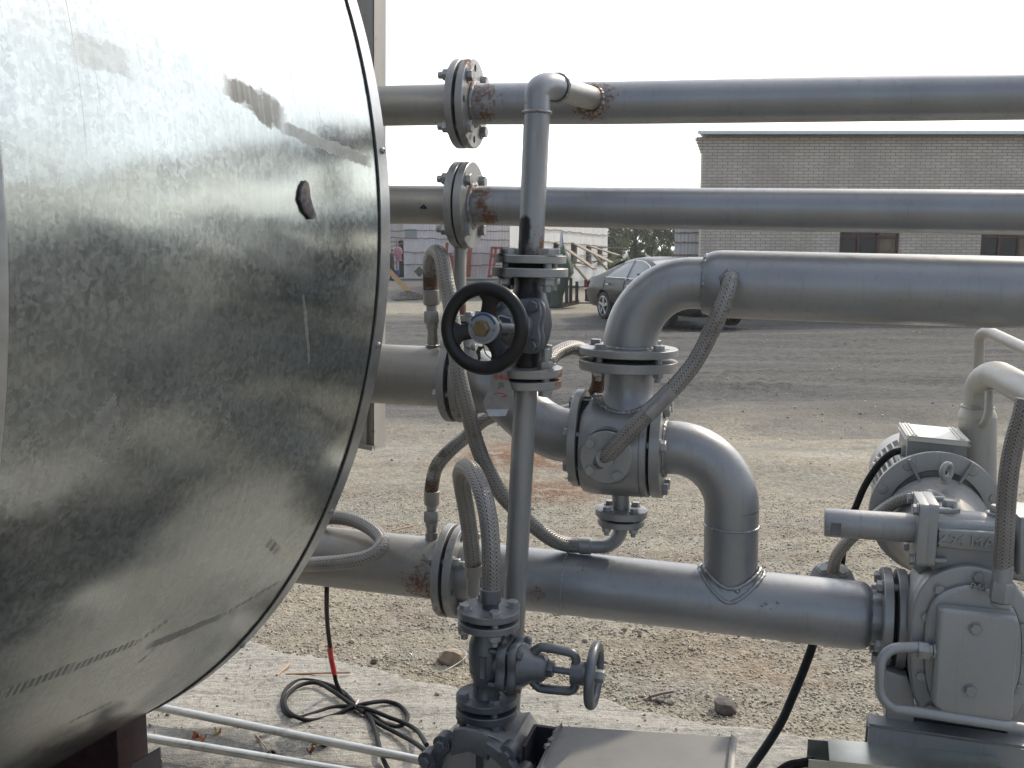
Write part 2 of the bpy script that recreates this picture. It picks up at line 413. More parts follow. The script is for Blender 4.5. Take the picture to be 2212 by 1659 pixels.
# ------------------------------------------------------------------ big galvanised tank on the left
TPHI = 0.4198; TC = V((-1.6364, 2.8575, 1.690)); TR = 1.4908
TA = V((math.sin(TPHI), math.cos(TPHI), 0)); TE = V((math.cos(TPHI), -math.sin(TPHI), 0)); TZ = V((0, 0, 1))
def tank_uv(x, y):
    d = ray(x, y); w = CAMP - TC
    d2 = d - TA * d.dot(TA); w2 = w - TA * w.dot(TA)
    A = d2.dot(d2); B = 2 * d2.dot(w2); C = w2.dot(w2) - TR * TR; D = max(0, B * B - 4 * A * C)
    p = CAMP + d * ((-B - math.sqrt(D)) / (2 * A)); q = p - TC
    return -q.dot(TA), math.atan2(q.dot(TZ), q.dot(TE)) * TR
def tank_pt(u, v, dr=0.0):
    t = v / TR; return TC - TA * u + (TE * math.cos(t) + TZ * math.sin(t)) * (TR + dr)
def mk_tank_mat():
    b = NB('galvanised_tank_sheet'); uv = b.n('ShaderNodeTexCoord').outputs['UV']; s = b.n('ShaderNodeSeparateXYZ', Vector=uv); U_, V_ = s.outputs[0], s.outputs[1]
    nz = b.n('ShaderNodeTexNoise', Vector=uv, Scale=50.0, Detail=3.0).outputs['Color']
    wco = b.mix(.035, uv, nz, 'ADD')
    vo = b.n('ShaderNodeTexVoronoi', Vector=wco, Scale=100.0, _feature='F1'); vcol = b.n('ShaderNodeSeparateColor', Color=vo.outputs['Color']).outputs[0]
    vo2 = b.n('ShaderNodeTexVoronoi', Vector=b.mapped(wco, (1.0, .5, 1)), Scale=175.0, _feature='F1'); v2 = b.n('ShaderNodeSeparateColor', Color=vo2.outputs['Color']).outputs[1]
    spang = b.math('ADD', b.math('MULTIPLY', vcol, .6), b.math('MULTIPLY', v2, .4)).outputs[0]
    area = b.rng(b.noise(1.3, uv, 3), .35, .65, .25, 1)                # spangle stronger in places
    streak = b.noise(1.0, b.mapped(uv, (140, 2.2, 1)), 4, .7)          # fine marks running round the shell
    streak2 = b.noise(1.0, b.mapped(uv, (30, 1.0, 1)), 5, .7)
    cloud = b.noise(2.2, uv, 5, .6)
    k = b.math('ADD', b.math('MULTIPLY', b.math('MULTIPLY', b.math('SUBTRACT', spang, .5), area), .30), b.math('MULTIPLY', b.math('SUBTRACT', streak, .5), .16))
    lum = b.math('ADD', .46, b.math('ADD', k, b.math('MULTIPLY', b.math('SUBTRACT', cloud, .5), .18)), clamp=True)
    base = b.n('ShaderNodeCombineColor', Red=b.math('MULTIPLY', lum, .92), Green=b.math('MULTIPLY', lum, 1.0), Blue=b.math('MULTIPLY', lum, .99)).outputs[0]
    # thin dirty film
    film = b.rng(b.noise(1.6, b.mapped(uv, (1, .6, 1)), 3, .5), .35, .75, 0, .30)
    base = b.mix(film, base, c4(.42, .41, .37))
    # scuffs, rubbed marks and painted-in dark reflections: straight strokes in sheet coordinates (u0,v0)-(u1,v1)
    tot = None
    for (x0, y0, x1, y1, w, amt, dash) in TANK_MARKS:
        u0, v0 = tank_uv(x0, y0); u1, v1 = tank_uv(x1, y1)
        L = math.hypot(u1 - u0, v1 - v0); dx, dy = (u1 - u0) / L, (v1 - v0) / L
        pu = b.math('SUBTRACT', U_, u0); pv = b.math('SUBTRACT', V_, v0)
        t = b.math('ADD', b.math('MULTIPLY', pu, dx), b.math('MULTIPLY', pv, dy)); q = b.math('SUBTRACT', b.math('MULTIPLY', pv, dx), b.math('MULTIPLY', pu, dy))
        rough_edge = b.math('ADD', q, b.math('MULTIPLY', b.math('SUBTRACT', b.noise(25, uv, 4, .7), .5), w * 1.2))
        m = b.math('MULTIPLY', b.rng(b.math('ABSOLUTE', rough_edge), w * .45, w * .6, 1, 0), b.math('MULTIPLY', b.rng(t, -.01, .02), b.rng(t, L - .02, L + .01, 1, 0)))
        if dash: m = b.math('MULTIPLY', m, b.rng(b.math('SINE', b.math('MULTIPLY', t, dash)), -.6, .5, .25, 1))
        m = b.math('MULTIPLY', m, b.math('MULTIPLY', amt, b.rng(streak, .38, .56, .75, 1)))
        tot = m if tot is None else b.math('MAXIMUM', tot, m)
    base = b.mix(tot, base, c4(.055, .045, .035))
    scr = b.rng(b.noise(1.0, b.mapped(uv, (260, 1.4, 1)), 2), .69, .73, 0, .7)    # long hairline scratches
    base = b.mix(b.math('MULTIPLY', scr, b.rng(b.noise(4, uv, 2), .5, .6)), base, c4(.10, .10, .10))
    wh = b.rng(b.noise(1.0, b.mapped(uv, (150, 1.1, 1), loc=(4, 2, 0)), 2), .70, .74, 0, .8)
    base = b.mix(b.math('MULTIPLY', wh, b.rng(b.noise(3.3, uv, 2), .5, .6)), base, c4(.75, .76, .74))
    rgh = b.math('ADD', b.rng(spang, .2, .8, .195, .24), b.math('ADD', b.math('MULTIPLY', film, .10), b.math('MULTIPLY', tot, .35)), clamp=True)
    metal = b.math('SUBTRACT', 1.0, b.math('ADD', b.math('MULTIPLY', film, .35), b.math('MULTIPLY', tot, .9)), clamp=True)
    h = b.math('ADD', b.math('MULTIPLY', b.noise(2.4, b.mapped(uv, (.9, 1.6, 1)), 2, .4), 1.0), b.math('MULTIPLY', b.noise(9, uv, 2), .05))
    nor = b.bump(h, .42, .03); nor = b.bump(streak2, .08, .001, nor)
    b.set(col=base, rough=rgh, metal=metal, nor=nor); return b.m
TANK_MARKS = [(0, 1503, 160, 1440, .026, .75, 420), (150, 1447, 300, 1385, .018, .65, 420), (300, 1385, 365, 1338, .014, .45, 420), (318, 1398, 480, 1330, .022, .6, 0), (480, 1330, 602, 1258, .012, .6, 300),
              (486, 182, 560, 215, .040, .8, 0), (530, 205, 612, 262, .050, .7, 0), (610, 275, 800, 350, .024, .5, 0), (150, 98, 285, 140, .045, .22, 0), (205, 900, 255, 968, .06, .5, 90), (578, 1172, 600, 1190, .02, .6, 200),  # strokes on the upper shell are dark reflections painted into the sheet colour
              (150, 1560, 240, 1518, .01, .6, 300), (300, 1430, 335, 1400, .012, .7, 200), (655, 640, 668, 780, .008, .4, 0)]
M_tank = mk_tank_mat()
M_trim = plain('zinc_trim_strip', (.40, .41, .42), .34, .8, 25, .12)
tk = thing('storage_tank', 'huge galvanised sheet clad cylindrical tank with a scuffed mirror-like spangled shell on the left', 'tank', (TC.x, TC.y, 0))
def shell(u0, u1, dr, n1, n2=220, a0=-PI, a1=PI):
    mb = MB(); vs = []; fs = []; uvs = []
    for i in range(n1 + 1):
        u = u0 + (u1 - u0) * i / n1
        for k in range(n2 + 1):
            v = (a0 + (a1 - a0) * k / n2) * TR; vs.append(tank_pt(u, v, dr))
    def uvp(i, k): return (u0 + (u1 - u0) * i / n1, (a0 + (a1 - a0) * k / n2) * TR)
    for i in range(n1):
        for k in range(n2):
            a = i * (n2 + 1) + k; fs.append((a, a + 1, a + n2 + 2, a + n2 + 1)); uvs.append([uvp(i, k), uvp(i, k + 1), uvp(i + 1, k + 1), uvp(i + 1, k)])
    mb.add(vs, fs, uvs); return mb
USEAM = tank_uv(5, 700)[0]
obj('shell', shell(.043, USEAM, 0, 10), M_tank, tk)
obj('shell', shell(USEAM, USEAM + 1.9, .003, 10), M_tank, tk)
mb = MB()                                                        # far end: trim strip wrapped round the rim
lathe(mb, TC - TA * .040, TA, [(TR - .02, 0), (TR + .005, 0), (TR + .006, .036), (TR + .002, .04), (TR - .02, .04)], 240, TE)
trim = obj('trim_strip', mb, M_trim, tk)
mb = MB(); lathe(mb, TC - TA * .044, TA, [(TR - .004, 0), (TR + .0015, 0), (TR + .0015, .005)], 240, TE); obj('sealant_gap', mb, M_dark, tk)
for px, py in ((826, 326), (813, 745), (708, 1105), (533, 1387)):
    u, v = tank_uv(px - 6, py); p = tank_pt(-.0 + .02, v, .006); n = (p - TC + TA * (.02)).normalized()
    mb = MB(); lathe(mb, p, n, [(.0075, -.002), (.0075, .0015), (.0055, .0045), (.003, .0055), (.003, .004), (0, .004)], 18)
    obj('screw', mb, M_bolt, trim)
mb = MB(); lathe(mb, TC, TA, [(TR - .02, -.004), (TR - .02, 0), (TR * .8, .03), (TR * .4, .06), (0, .07)], 120, TE); obj('end_plate', mb, M_trim, tk)
mb = MB(); lathe(mb, TC - TA * (USEAM + .004), TA, [(TR, -.02), (TR + .012, -.004), (TR + .014, 0), (TR + .012, .004), (TR, .006)], 240, TE); obj('lap_seam', mb, M_trim, tk)
mb = MB(); lathe(mb, TC - TA * (USEAM + 1.9), -TA, [(TR + .003, 0), (TR * .5, .1), (0, .12)], 120, TE); obj('end_plate', mb, M_trim, tk)
# torn patch of dark tape stuck on the shell
pp = [tank_uv(*q) for q in ((655, 390), (661, 395), (664, 408), (665, 424), (671, 445), (677, 462), (676, 471), (667, 474), (659, 464), (652, 457), (647, 442), (643, 432), (645, 412), (649, 400))]
cu = sum(q[0] for q in pp) / len(pp); cv = sum(q[1] for q in pp) / len(pp)
mb = MB(); n = len(pp)
mb.add([tank_pt(u, v, .001) for u, v in pp] + [tank_pt(u, v, .006) for u, v in pp] + [tank_pt(cu + (u - cu) * .6, cv + (v - cv) * .6, .009) for u, v in pp] + [tank_pt(cu, cv, .008)],
       [(i, (i + 1) % n, n + (i + 1) % n, n + i) for i in range(n)] + [(n + i, n + (i + 1) % n, 2 * n + (i + 1) % n, 2 * n + i) for i in range(n)] + [(2 * n + i, 2 * n + (i + 1) % n, 3 * n) for i in range(n)])
obj('patch', mb, plain('torn_rubber_patch', (.085, .075, .08), .7, 0, 120, .5, .5), tk)
# saddle that carries the tank
sc0 = at_d(290, 1590, 2.52); hs = .62
mb = MB(); c = V((sc0.x, sc0.y, 0)) - TE * .012
box(mb, c + TZ * .3, TE, TA, TZ, .012, .10, .60, .002); box(mb, c - TE * .9 + TZ * .22, TE, TA, TZ, 1.8, .014, .44, .002); box(mb, c - TE * .9 + TZ * .008 + TA * .0, TE, TA, TZ, 1.9, .24, .016, .002)
sad = obj('saddle', mb, M_purple, tk)
g = [at_d(288, 1645, 2.42), at_d(350, 1608, 2.42), at_d(356, 1700, 2.42), at_d(288, 1700, 2.42)]
e1 = (g[2] - g[3]).normalized(); nn = e1.cross(TZ).normalized(); mb = MB()
prism(mb, g[3], e1, TZ, nn, [(((q - g[3]).dot(e1)), (q - g[3]).dot(TZ)) for q in g], -.004, .004, .001)
gus = obj('gusset_plate', mb, M_brack, tk)
mb = MB(); hp = at_d(342, 1644, 2.41); lathe(mb, hp, -nn if nn.y > 0 else nn, [(.0, -.001), (.0085, -.001), (.0085, .001), (.0105, .0014), (.0105, -.001)], 20); obj('bolt_hole', mb, M_galv, gus)
mb = MB(); box(mb, c + TZ * .01 + TE * .25 - TA * .1, TE, TA, TZ, .6, .12, .02, .002); obj('base_plate', mb, M_brack, tk)

# ------------------------------------------------------------------ weathered steel column behind the tank
q0 = at(808, 971, -.30); q1 = at(832, 966, -.38); q2 = at(690, 950, -.44); q3 = q2 + (q1 - q0)
RUST += [(at(808, y, -.30), .022, .7) for y in (890, 915, 940, 965)]
col = thing('steel_column', 'pale grey hollow steel column rising behind the tank rim', 'column', q0)
H_ = 2.4
def wallq(a, b, name, m=None):
    mb = MB(); d = (b - a); L = d.length; d = d.normalized(); nrm = d.cross(EZ).normalized()
    bm_n = max(1, int(H_ / .05)); vs = []; fs = []
    for i in range(bm_n + 1):
        for k in range(9): vs.append(a + d * (L * k / 8) + EZ * (H_ * i / bm_n))
    for i in range(bm_n):
        for k in range(8): fs.append((i * 9 + k, i * 9 + k + 1, i * 9 + k + 10, i * 9 + k + 9))
    n0 = len(vs); cc = (q0 + q1 + q2 + q3) / 4
    if (a + b).lerp(V((0, 0, 0)), .5) is not None:
        s = nrm if (cc - a).dot(nrm) > 0 else -nrm
        vs += [p + s * .004 for p in vs]
        fs += [tuple(i + n0 for i in f)[::-1] for f in fs]
        fs += [(k, k + 1, n0 + k + 1, n0 + k) for k in range(8)]
    mb.add(vs, fs); return obj(name, mb, m or M_column, col)
wallq(q0, q1, 'side_panel'); wallq(q2, q0 + (q2 - q0).normalized() * .002, 'front_panel'); wallq(q1, q3, 'back_panel'); wallq(q3, q2, 'side_panel')
mb = MB(); dd = (q2 - q0).normalized(); box(mb, q0 + dd * .038 + EZ * .16 - (q1 - q0).normalized() * .006, dd, (q1 - q0).normalized(), EZ, .012, .012, .32, .002); box(mb, q0 + dd * .07 + EZ * .006 - (q1 - q0).normalized() * .008, dd, (q1 - q0).normalized(), EZ, .14, .018, .012, .002)
obj('edge_strip', mb, M_column, col)
mb = MB(); box(mb, (q0 + q3) * .5 + EZ * 1.2 - V((.25, .0, 0)), V((1, 0, 0)), V((0, 1, 0)), TZ, .6, .06, .1, .003); obj('bracket', mb, M_column, col)

# dark boxes added out of view right of the rack, only for the tank to mirror
def dummy(c, sx, sy, h, label):
    t = thing('reflection_dummy', label, 'dummy', c); mb = MB(); box(mb, c + TZ * (h / 2 + .08), V((1, 0, 0)), V((0, 1, 0)), TZ, sx, sy, h, .015); obj('housing', mb, M_blue, t)
    mb = MB(); box(mb, c + TZ * .04, V((1, 0, 0)), V((0, 1, 0)), TZ, sx * .9, sy * .9, .08, .004); obj('plinth', mb, M_dark, t)
    mb = MB(); box(mb, c + TZ * (h / 2 + .1) - V((sx / 2 + .006, 0, 0)), V((1, 0, 0)), V((0, 1, 0)), TZ, .012, sy * .88, h * .9, .003); obj('door', mb, M_blue, t)
dummy(V((3.6, 1.2, 0)), .7, 1.5, 1.15, 'low dark cabinet outside the photo, right of the gear pump')
dummy(V((4.9, 3.0, 0)), .8, 1.6, 1.25, 'taller dark cabinet outside the photo, far right of the gear pump')

# ------------------------------------------------------------------ pipe rack
def pipe(parent, pts, r, mat=None, step=.02, seg=48, name='pipe'):
    mb = MB(); tube(mb, resamp(pts, step), r, seg); return obj(name, mb, mat or M_pipe, parent)
R100 = wpx(1100, 223, 0, 87) / 2
# rust places
SOOT += [(at(1140, y, .30), .045, 1.0) for y in (505, 520, 535, 548)] + [(at(1128, y, .33), .03, .9) for y in (480, 495, 510)] + [(at(1075, 575, .34), .07, 1.0), (at(1120, 620, .33), .06, 1.0), (at(1150, 640, .34), .05, .8), (at(1138, 775, .33), .05, 1.0), (at(1125, 790, .33), .04, .9)]
RUST += [(at(x, y, .05), r, a) for x, y, r, a in ((1040, 200, .05, 1.0), (1048, 180, .045, 1.1), (1060, 215, .05, .8), (1045, 250, .06, .9), (1020, 150, .06, 1.0), (1005, 165, .05, 1.3), (1022, 290, .05, .9), (1000, 200, .04, 1.1), (968, 225, .03, .8),
    (1040, 450, .05, 1.1), (1036, 410, .05, 1.2), (1050, 470, .06, 1.1), (1060, 486, .05, 1.25), (1005, 390, .05, .6), (1010, 500, .05, .7),
    (1280, 185, .05, 1.1), (1300, 200, .05, .9), (1275, 240, .06, 1.0), (1262, 248, .04, 1.0), (1245, 240, .05, .7), (1290, 225, .05, 1.0))]
RUST += [(at(x, y, .30), r, a) for x, y, r, a in ((1137, 235, .035, 1.2), (1140, 220, .03, 1.1), (1133, 262, .03, 1.1), (1145, 545, .05, 1.5), (1128, 535, .04, 1.3), (1165, 535, .04, 1.3), (1150, 500, .05, .8), (1180, 822, .05, 1.1), (1208, 825, .05, 1.4), (1120, 826, .06, 1.2))]
RUST += [(at(x, y, .0), r, a) for x, y, r, a in ((993, 672, .05, 1.5), (993, 655, .04, 1.0), (1262, 780, .07, 1.1), (1440, 790, .06, 1.0), (1255, 745, .05, .8))]
RUST += [(at(x, y, .08), r, a) for x, y, r, a in ((905, 1270, .09, 1.0), (925, 1285, .07, 1.1), (880, 1262, .06, .85), (915, 1225, .07, .75), (985, 1150, .05, .9), (965, 1200, .05, .8), (950, 1310, .05, 1.0), (1160, 1282, .04, 1.0), (1190, 1215, .04, .8), (1250, 1225, .05, .8), (1100, 1300, .06, .8), (965, 870, .05, .9), (1005, 900, .05, 1.0))]

# -- top pipe
p1 = thing('steel_pipe', 'uppermost silver pipe of the rack, with rust round its bolted flange', 'pipe', at(1500, 220), None)
A1, B1 = at(690, 232), at(2212, 208); B1 = B1 + (B1 - A1) * 1.1
fc = at(1007, 225); ax1 = (B1 - A1).normalized(); FT = .019
pipe(p1, [A1, fc - ax1 * .01], R100, M_inlet); pipe(p1, [fc + ax1 * .01, at(1320, 222.5)], R100); pipe(p1, [at(1320, 222.5), at(2212, 208)], R100, step=.08); pipe(p1, [at(2212, 208), B1], R100, step=.5)
RF = wpx(1007, 225, 0, 187) / 2
flange_pair(p1, fc, ax1, EV, RF, FT, .009, M_flange, M_bolt, nb=4, ph=rad(45), rb=.0158, nh=8, heads=1)
weld(p1, ring_pts(fc + ax1 * (FT + .008), ax1, R100 + .002), .006, M_weld); weld(p1, ring_pts(fc - ax1 * (FT + .008), ax1, R100 + .001), .004, M_weld)
# -- second pipe
p2 = thing('steel_pipe', 'second silver pipe from the top, its bolted flange below the uppermost one', 'pipe', at(1500, 450), None)
A2, B2 = at(690, 441), at(2212, 459); ax2 = (B2 - A2).normalized(); B2 = B2 + (B2 - A2) * 1.1; fc2 = at(1004, 443.5)
pipe(p2, [A2, fc2 - ax2 * .01], R100 * .985, M_inlet); pipe(p2, [fc2 + ax2 * .01, at(1320, 449)], R100 * .985); pipe(p2, [at(1320, 449), at(2212, 459)], R100 * .985, step=.08); pipe(p2, [at(2212, 459), B2], R100 * .985, step=.5)
flange_pair(p2, fc2, ax2, EV, RF, FT + .002, .005, M_flange, M_bolt, nb=4, ph=rad(45), rb=.0158, heads=1)
weld(p2, ring_pts(fc2 + ax2 * (FT + .006), ax2, R100 + .002), .007, M_weld)
mb = MB(); tq = [at(915, 443, R100 + .0), at(908, 449, R100), at(921, 450, R100)]
for i in range(3): tube(mb, [tq[i], tq[(i + 1) % 3]], .0018, 6)
obj('paint_mark', mb, M_dark, p2)
# stub dropping from it to a small flanged joint
d0, d1 = at(993.5, 480), at(993.5, 684); rs = wpx(993, 600, 0, 27) / 2
pipe(p2, [d0, d1], rs, M_inlet, seg=28, name='drop_pipe'); c3 = at(1002, 694)
flange_pair(p2, c3, EZ, EU, wpx(1002, 694, 0, 84) / 2, .016, .004, M_flange, M_bolt, nb=4, ph=rad(35), rb=.011)
mb = MB(); lathe(mb, at(1005, 701), -EZ, [(0, 0), (.032, 0), (.036, .02), (.05, .06), (.055, .10), (0, .10)], 30); obj('reducer', mb, M_inlet, p2)

# -- inlet pipe from the tank into the three-way valve
p5 = thing('steel_pipe', 'fat short grey pipe from tank to three-way valve, behind the black handwheel', 'pipe', at(975, 812), None)
R150 = wpx(900, 810, 0, 129) / 2
pA = at(690, 801); pB = at(972, 815); axi = (pB - pA).normalized()
pipe(p5, [pA, pB], R150, M_inlet, name='pipe')
cl = crom([at(1004, 818), at(1045, 824), at(1085, 846), at(1120, 879), at(1160, 914), at(1200, 935), at(1245, 944)], 8)
mb = MB(); rr = [R150 * (1 - .13 * min(1, max(0, (i - 8) / 12))) for i in range(len(cl))]; tube(mb, cl, rr, 44); obj('elbow', mb, M_pipe, p5)
flange_pair(p5, at(992, 817), axi, EV, wpx(990, 815, 0, 190) / 2, .021, .012, M_flange, M_bolt, nb=4, ph=rad(20), rb=.0155, nh=8, heads=-1)
weld(p5, ring_pts(at(992, 817) - axi * .03, axi, R150 + .002), .005, M_weld)
def hose_end(parent, base, up, r, mat, collar=.035, rusty=None):
    """crimped collar, hex union and threaded nipple from base upwards; returns the point where the hose starts"""
    u = up.normalized(); mb = MB()
    lathe(mb, base, u, [(0, 0), (r * .72, 0), (r * .72, .018), (r * .86, .019), (r * .86, .034), (0, .034)], 28); obj('nipple', mb, mat, parent)
    mb = MB(); hexn(mb, base + u * .034, u, r * 1.12, .032, .4); obj('union_nut', mb, mat, parent)
    mb = MB(); lathe(mb, base + u * .066, u, [(0, 0), (r * .72, 0), (r * .72, .014), (r * .98, .016), (r * 1.08, .020), (r * 1.08, .02 + collar), (r * .9, .022 + collar), (0, .022 + collar)], 30); obj('collar', mb, mat, parent)
    return base + u * (.066 + .02 + collar)
rh = wpx(932, 600, 0, 33) / 2
stA = at(935, 752); mb = MB(); cyl(mb, stA - EZ * .02, at(935, 724), wpx(935, 735, 0, 25) / 2, 26); obj('stub', mb, M_inlet, p5); weld(p5, ring_pts(at(935, 746), EZ, wpx(935, 735, 0, 27) / 2), .003, M_weld)

# -- lower pipe
p4 = thing('steel_pipe', 'lowest and longest fat silver pipe, sloping right into the gear pump', 'pipe', at(1600, 1302), None)
ax4 = (at(1759, 1319) - at(688, 1200)).normalized(); R4 = wpx(1600, 1300, 0, 142) / 2; R4l = wpx(928, 1227, 0, 131) / 2
f4 = at(982, 1232.5)
pipe(p4, [at(480, 1177), f4 - ax4 * .02], R4l, M_inlet); pE = at(1852, 1329)
# right section with rounded (reduced) end
def rsec(parent, a, b, R, cap, mat, back_=False):
    d = (b - a).normalized(); L = (b - a).length; mb = MB(); n = int(L / .02)
    prof = [(0, 0), (R, 0)] + [(R, L * i / n) for i in range(1, n)] + [(R, L)] + [(R * (1 - (1 - cap) * (1 - math.cos(t))), L + R * .32 * math.sin(t)) for t in [PI / 2 * k / 7 for k in range(1, 8)]] + [(0, L + R * .32)]
    lathe(mb, a, d, prof, 56); obj('pipe', mb, mat, parent); return b + d * R * .32
eR = rsec(p4, f4 + ax4 * .02, pE, R4, .82, M_pipe)
flange_pair(p4, f4, ax4, EV, wpx(980, 1232, 0, 200) / 2, .022, .010, M_flange, M_bolt, nb=4, ph=rad(60), rb=.0155, nh=8, heads=-1)
weld(p4, ring_pts(f4 - ax4 * .03, ax4, R4l + .001), .005, M_weld)
Rn = wpx(1878, 1328, 0, 117) / 2
fR = at(1925, 1336, .0); fR = eR + ax4 * (fR - eR).dot(ax4)
pipe(p4, [eR - ax4 * .02, fR - ax4 * .02], Rn, M_pipe, name='reducer_neck'); weld(p4, ring_pts(eR - ax4 * .001, ax4, Rn + .0015), .004, M_pipe)
for x in (1225, ): weld(p4, ring_pts(at(x, 1259), ax4, R4 - .0012), .0028, M_pipe)
flange_pair(p4, fR, ax4, EV, wpx(1900, 1330, .02, 219) / 2, .022, .012, M_flange, M_bolt, nb=8, ph=rad(22.5), rb=.0158, heads=-1, skip=(7,))
# -- U-bend from valve to the lower pipe
p6 = thing('pipe_bend', 'silver bend curving down from the three-way valve, welded into the lowest pipe', 'pipe bend', at(1578, 1300), None)
R6 = wpx(1580, 1170, 0, 115) / 2
s0 = at(1436, 966); vtx = at(1581, 1100); corner = at(1583, 969); mid0 = at(1452, 966.5)
arc = arc_pts(mid0, corner, vtx, 24)
mb = MB(); tube(mb, resamp([s0, mid0] + arc[1:], .015), R6, 56); obj('elbow', mb, M_pipe, p6)
pipe(p6, [at(1580.8, 1099), at(1579.6, 1134)], R6 + .0002, M_pipe, seg=56)
cT = at(1577, 1299.5); pipe(p6, [at(1579.6, 1134), cT], R6, M_pipe, seg=56); weld(p6, ring_pts(at(1579.6, 1134), EZ, R6 + .0002), .0035, M_pipe)
sd = saddle(cT, EZ, ax4, R6 + .003, R4 + .002, 90); mb = MB()
# blended collar where header is pulled up to the branch: ring of bead and heavier outer fillet
FL = .011; weld(p6, [p + EZ * FL * .8 for p in sd], .0045, M_pipe); mb = MB(); vs = []; nn_ = 96; kk = 9
for i in range(kk):
    t = PI / 2 * i / (kk - 1); vs += saddle(cT, EZ, ax4, R6 + FL * (1 - math.cos(t)) * 1.25 - .001, R4 + FL * (1 - math.sin(t)) - .0012, nn_)
vs = [p + (p - cT).normalized() * (.0009 * math.sin(j * .9) * math.sin((j // nn_) * 1.1) + random.uniform(-.0004, .0004)) for j, p in enumerate(vs)]
mb.add(vs, [(i * nn_ + k, i * nn_ + (k + 1) % nn_, (i + 1) * nn_ + (k + 1) % nn_, (i + 1) * nn_ + k) for i in range(kk - 1) for k in range(nn_)]); obj('fillet', mb, M_pipe, p6, sharp=80)
weld(p6, saddle(cT, EZ, ax4, R6 + FL * 1.2, R4 + .0005, 90), .0055, M_pipe)
mb = MB(); lathe(mb, at(1592, 1276, R6 * .93), EV, [(0, -.01), (.0085, -.01), (.0085, .003), (.006, .008), (0, .010)], 20); obj('plug', mb, M_pipe, p6)
mb = MB()
for i in range(26):
    x = random.gauss(1590, 45); y = 1338 + abs(random.gauss(0, 12)) - abs(x - 1590) * .55; p = at(x, y, R4 * math.sqrt(max(0.05, 1 - ((y - 1302) / 71) ** 2)) - .001)
    lathe(mb, p, EV, [(0, .003), (random.uniform(.002, .005), 0), (0, -.003)], 7)
obj('weld_spatter', mb, M_pipe, p6)

# -- three-way valve
vb = thing('three_way_valve', 'large silver three-way valve body with a round bolted cover, right of the black handwheel', 'valve', at(1340, 966), None)
Rb = wpx(1340, 966, 0, 212) / 2; c0 = at(1268, 960); c1 = at(1408, 968); axv = (c1 - c0).normalized(); Lb = (c1 - c0).length
mb = MB(); n = 30
prof = [(0, 0), (Rb * .955, 0), (Rb * .965, .004)] + [(Rb * (.965 + .035 * math.sin(PI * .5 * min(1, i / 5))), .004 + Lb * i / n) for i in range(1, n - 3)] + [(Rb * .97, Lb * .88), (Rb * .97, Lb * .90), (Rb * 1.0, Lb * .905), (Rb * 1.0, Lb * .985), (Rb * .98, Lb), (0, Lb)]
lathe(mb, c0, axv, prof, 72); obj('body', mb, M_pipe, vb)
RFv = wpx(1250, 950, 0, 210) / 2
def disc(parent, c, a, R, t, mat=None, name='flange', holes=(), nh=8, rh=.009, e1=None):
    mb = MB(); flange_mesh(mb, c, a, e1 or EV, R, t, holes=holes, nh=nh, rh=rh); return obj(name, mb, mat or M_flange, parent)
# left pair: pipe flange + valve seat ring
fl = at(1262, 946); fr = at(1424, 967)
disc(vb, fl - axv * .021, axv, RFv, .021); mb = MB(); lathe(mb, fl - axv * .001, axv, [(Rb * .86, 0), (Rb * .86, .02)], 40); obj('gasket', mb, M_dark, vb)
RFr = wpx(1424, 967, 0, 216) / 2
disc(vb, fr - axv * .012, axv, RFr, .026); mb = MB(); lathe(mb, fr - axv * .024, axv, [(Rb * .86, 0), (Rb * .86, .018)], 40); obj('gasket', mb, M_dark, vb)
for q in (75, 15, -35, -80, 105, 165, 195, 255):
    d = (EV * math.cos(rad(q)) + EZ * math.sin(rad(q))) * RFv * .80
    bolt(vb, fl - axv * .021 + d, -axv, .0158, .034, M_bolt, nut=False)
    d = (EV * math.cos(rad(q - 2)) + EZ * math.sin(rad(q - 2))) * RFr * .82
    if q not in (-35,): bolt(vb, fr + axv * .014 + d, axv, .0158, .038, M_bolt, nut=False)
weld(vb, ring_pts(fr + axv * .016, axv, R6 + .002), .005, M_weld)
# neck and upper flange
nk0 = at(1356, 900); nkT = at(1356, 802); mb = MB(); rk = wpx(1356, 820, 0, 105) / 2; Ln = (nkT - nk0).length
lathe(mb, nk0, EZ, [(rk * 1.35, -.02), (rk * 1.28, Ln * .22), (rk * 1.12, Ln * .34), (rk * 1.02, Ln * .5), (rk, Ln * .7), (rk, Ln), (0, Ln)], 48); obj('neck', mb, M_pipe, vb)
weld(vb, saddle(at(1348, 964), EZ, axv, rk * 1.27, Rb + .001, 70), .005, M_pipe)
Rt = wpx(1358, 765, 0, 212) / 2
disc(vb, at(1356, 797), EZ, Rt, .024, e1=EU); mb = MB(); lathe(mb, at(1356, 776), EZ, [(Rt * .66, -.012), (Rt * .66, .012)], 40); obj('gasket', mb, M_dark, vb)
# round cover with bolts
cc = at(1311, 986, Rb * .93); Rc = wpx(1311, 986, .1, 114) / 2; mb = MB()
lathe(mb, cc - EV * .04, EV, [(Rc * 1.18, 0), (Rc * 1.12, .028), (Rc * 1.05, .036), (Rc * 1.04, .040)], 48); obj('cover_boss', mb, M_pipe, vb)
mb = MB(); lathe(mb, cc, EV, [(0, 0), (Rc - .002, 0), (Rc, .002), (Rc, .012), (Rc - .002, .014), (Rc * .34, .014), (Rc * .34, .03), (0, .03)], 48); cov = obj('cover_plate', mb, M_pipe, vb)
for q in (140, 222, 305, 40): bolt(cov, cc + EV * .014 + (EU * math.cos(rad(q)) + EZ * math.sin(rad(q))) * Rc * .78, EV, .0125, .01, M_bolt, nut=False)
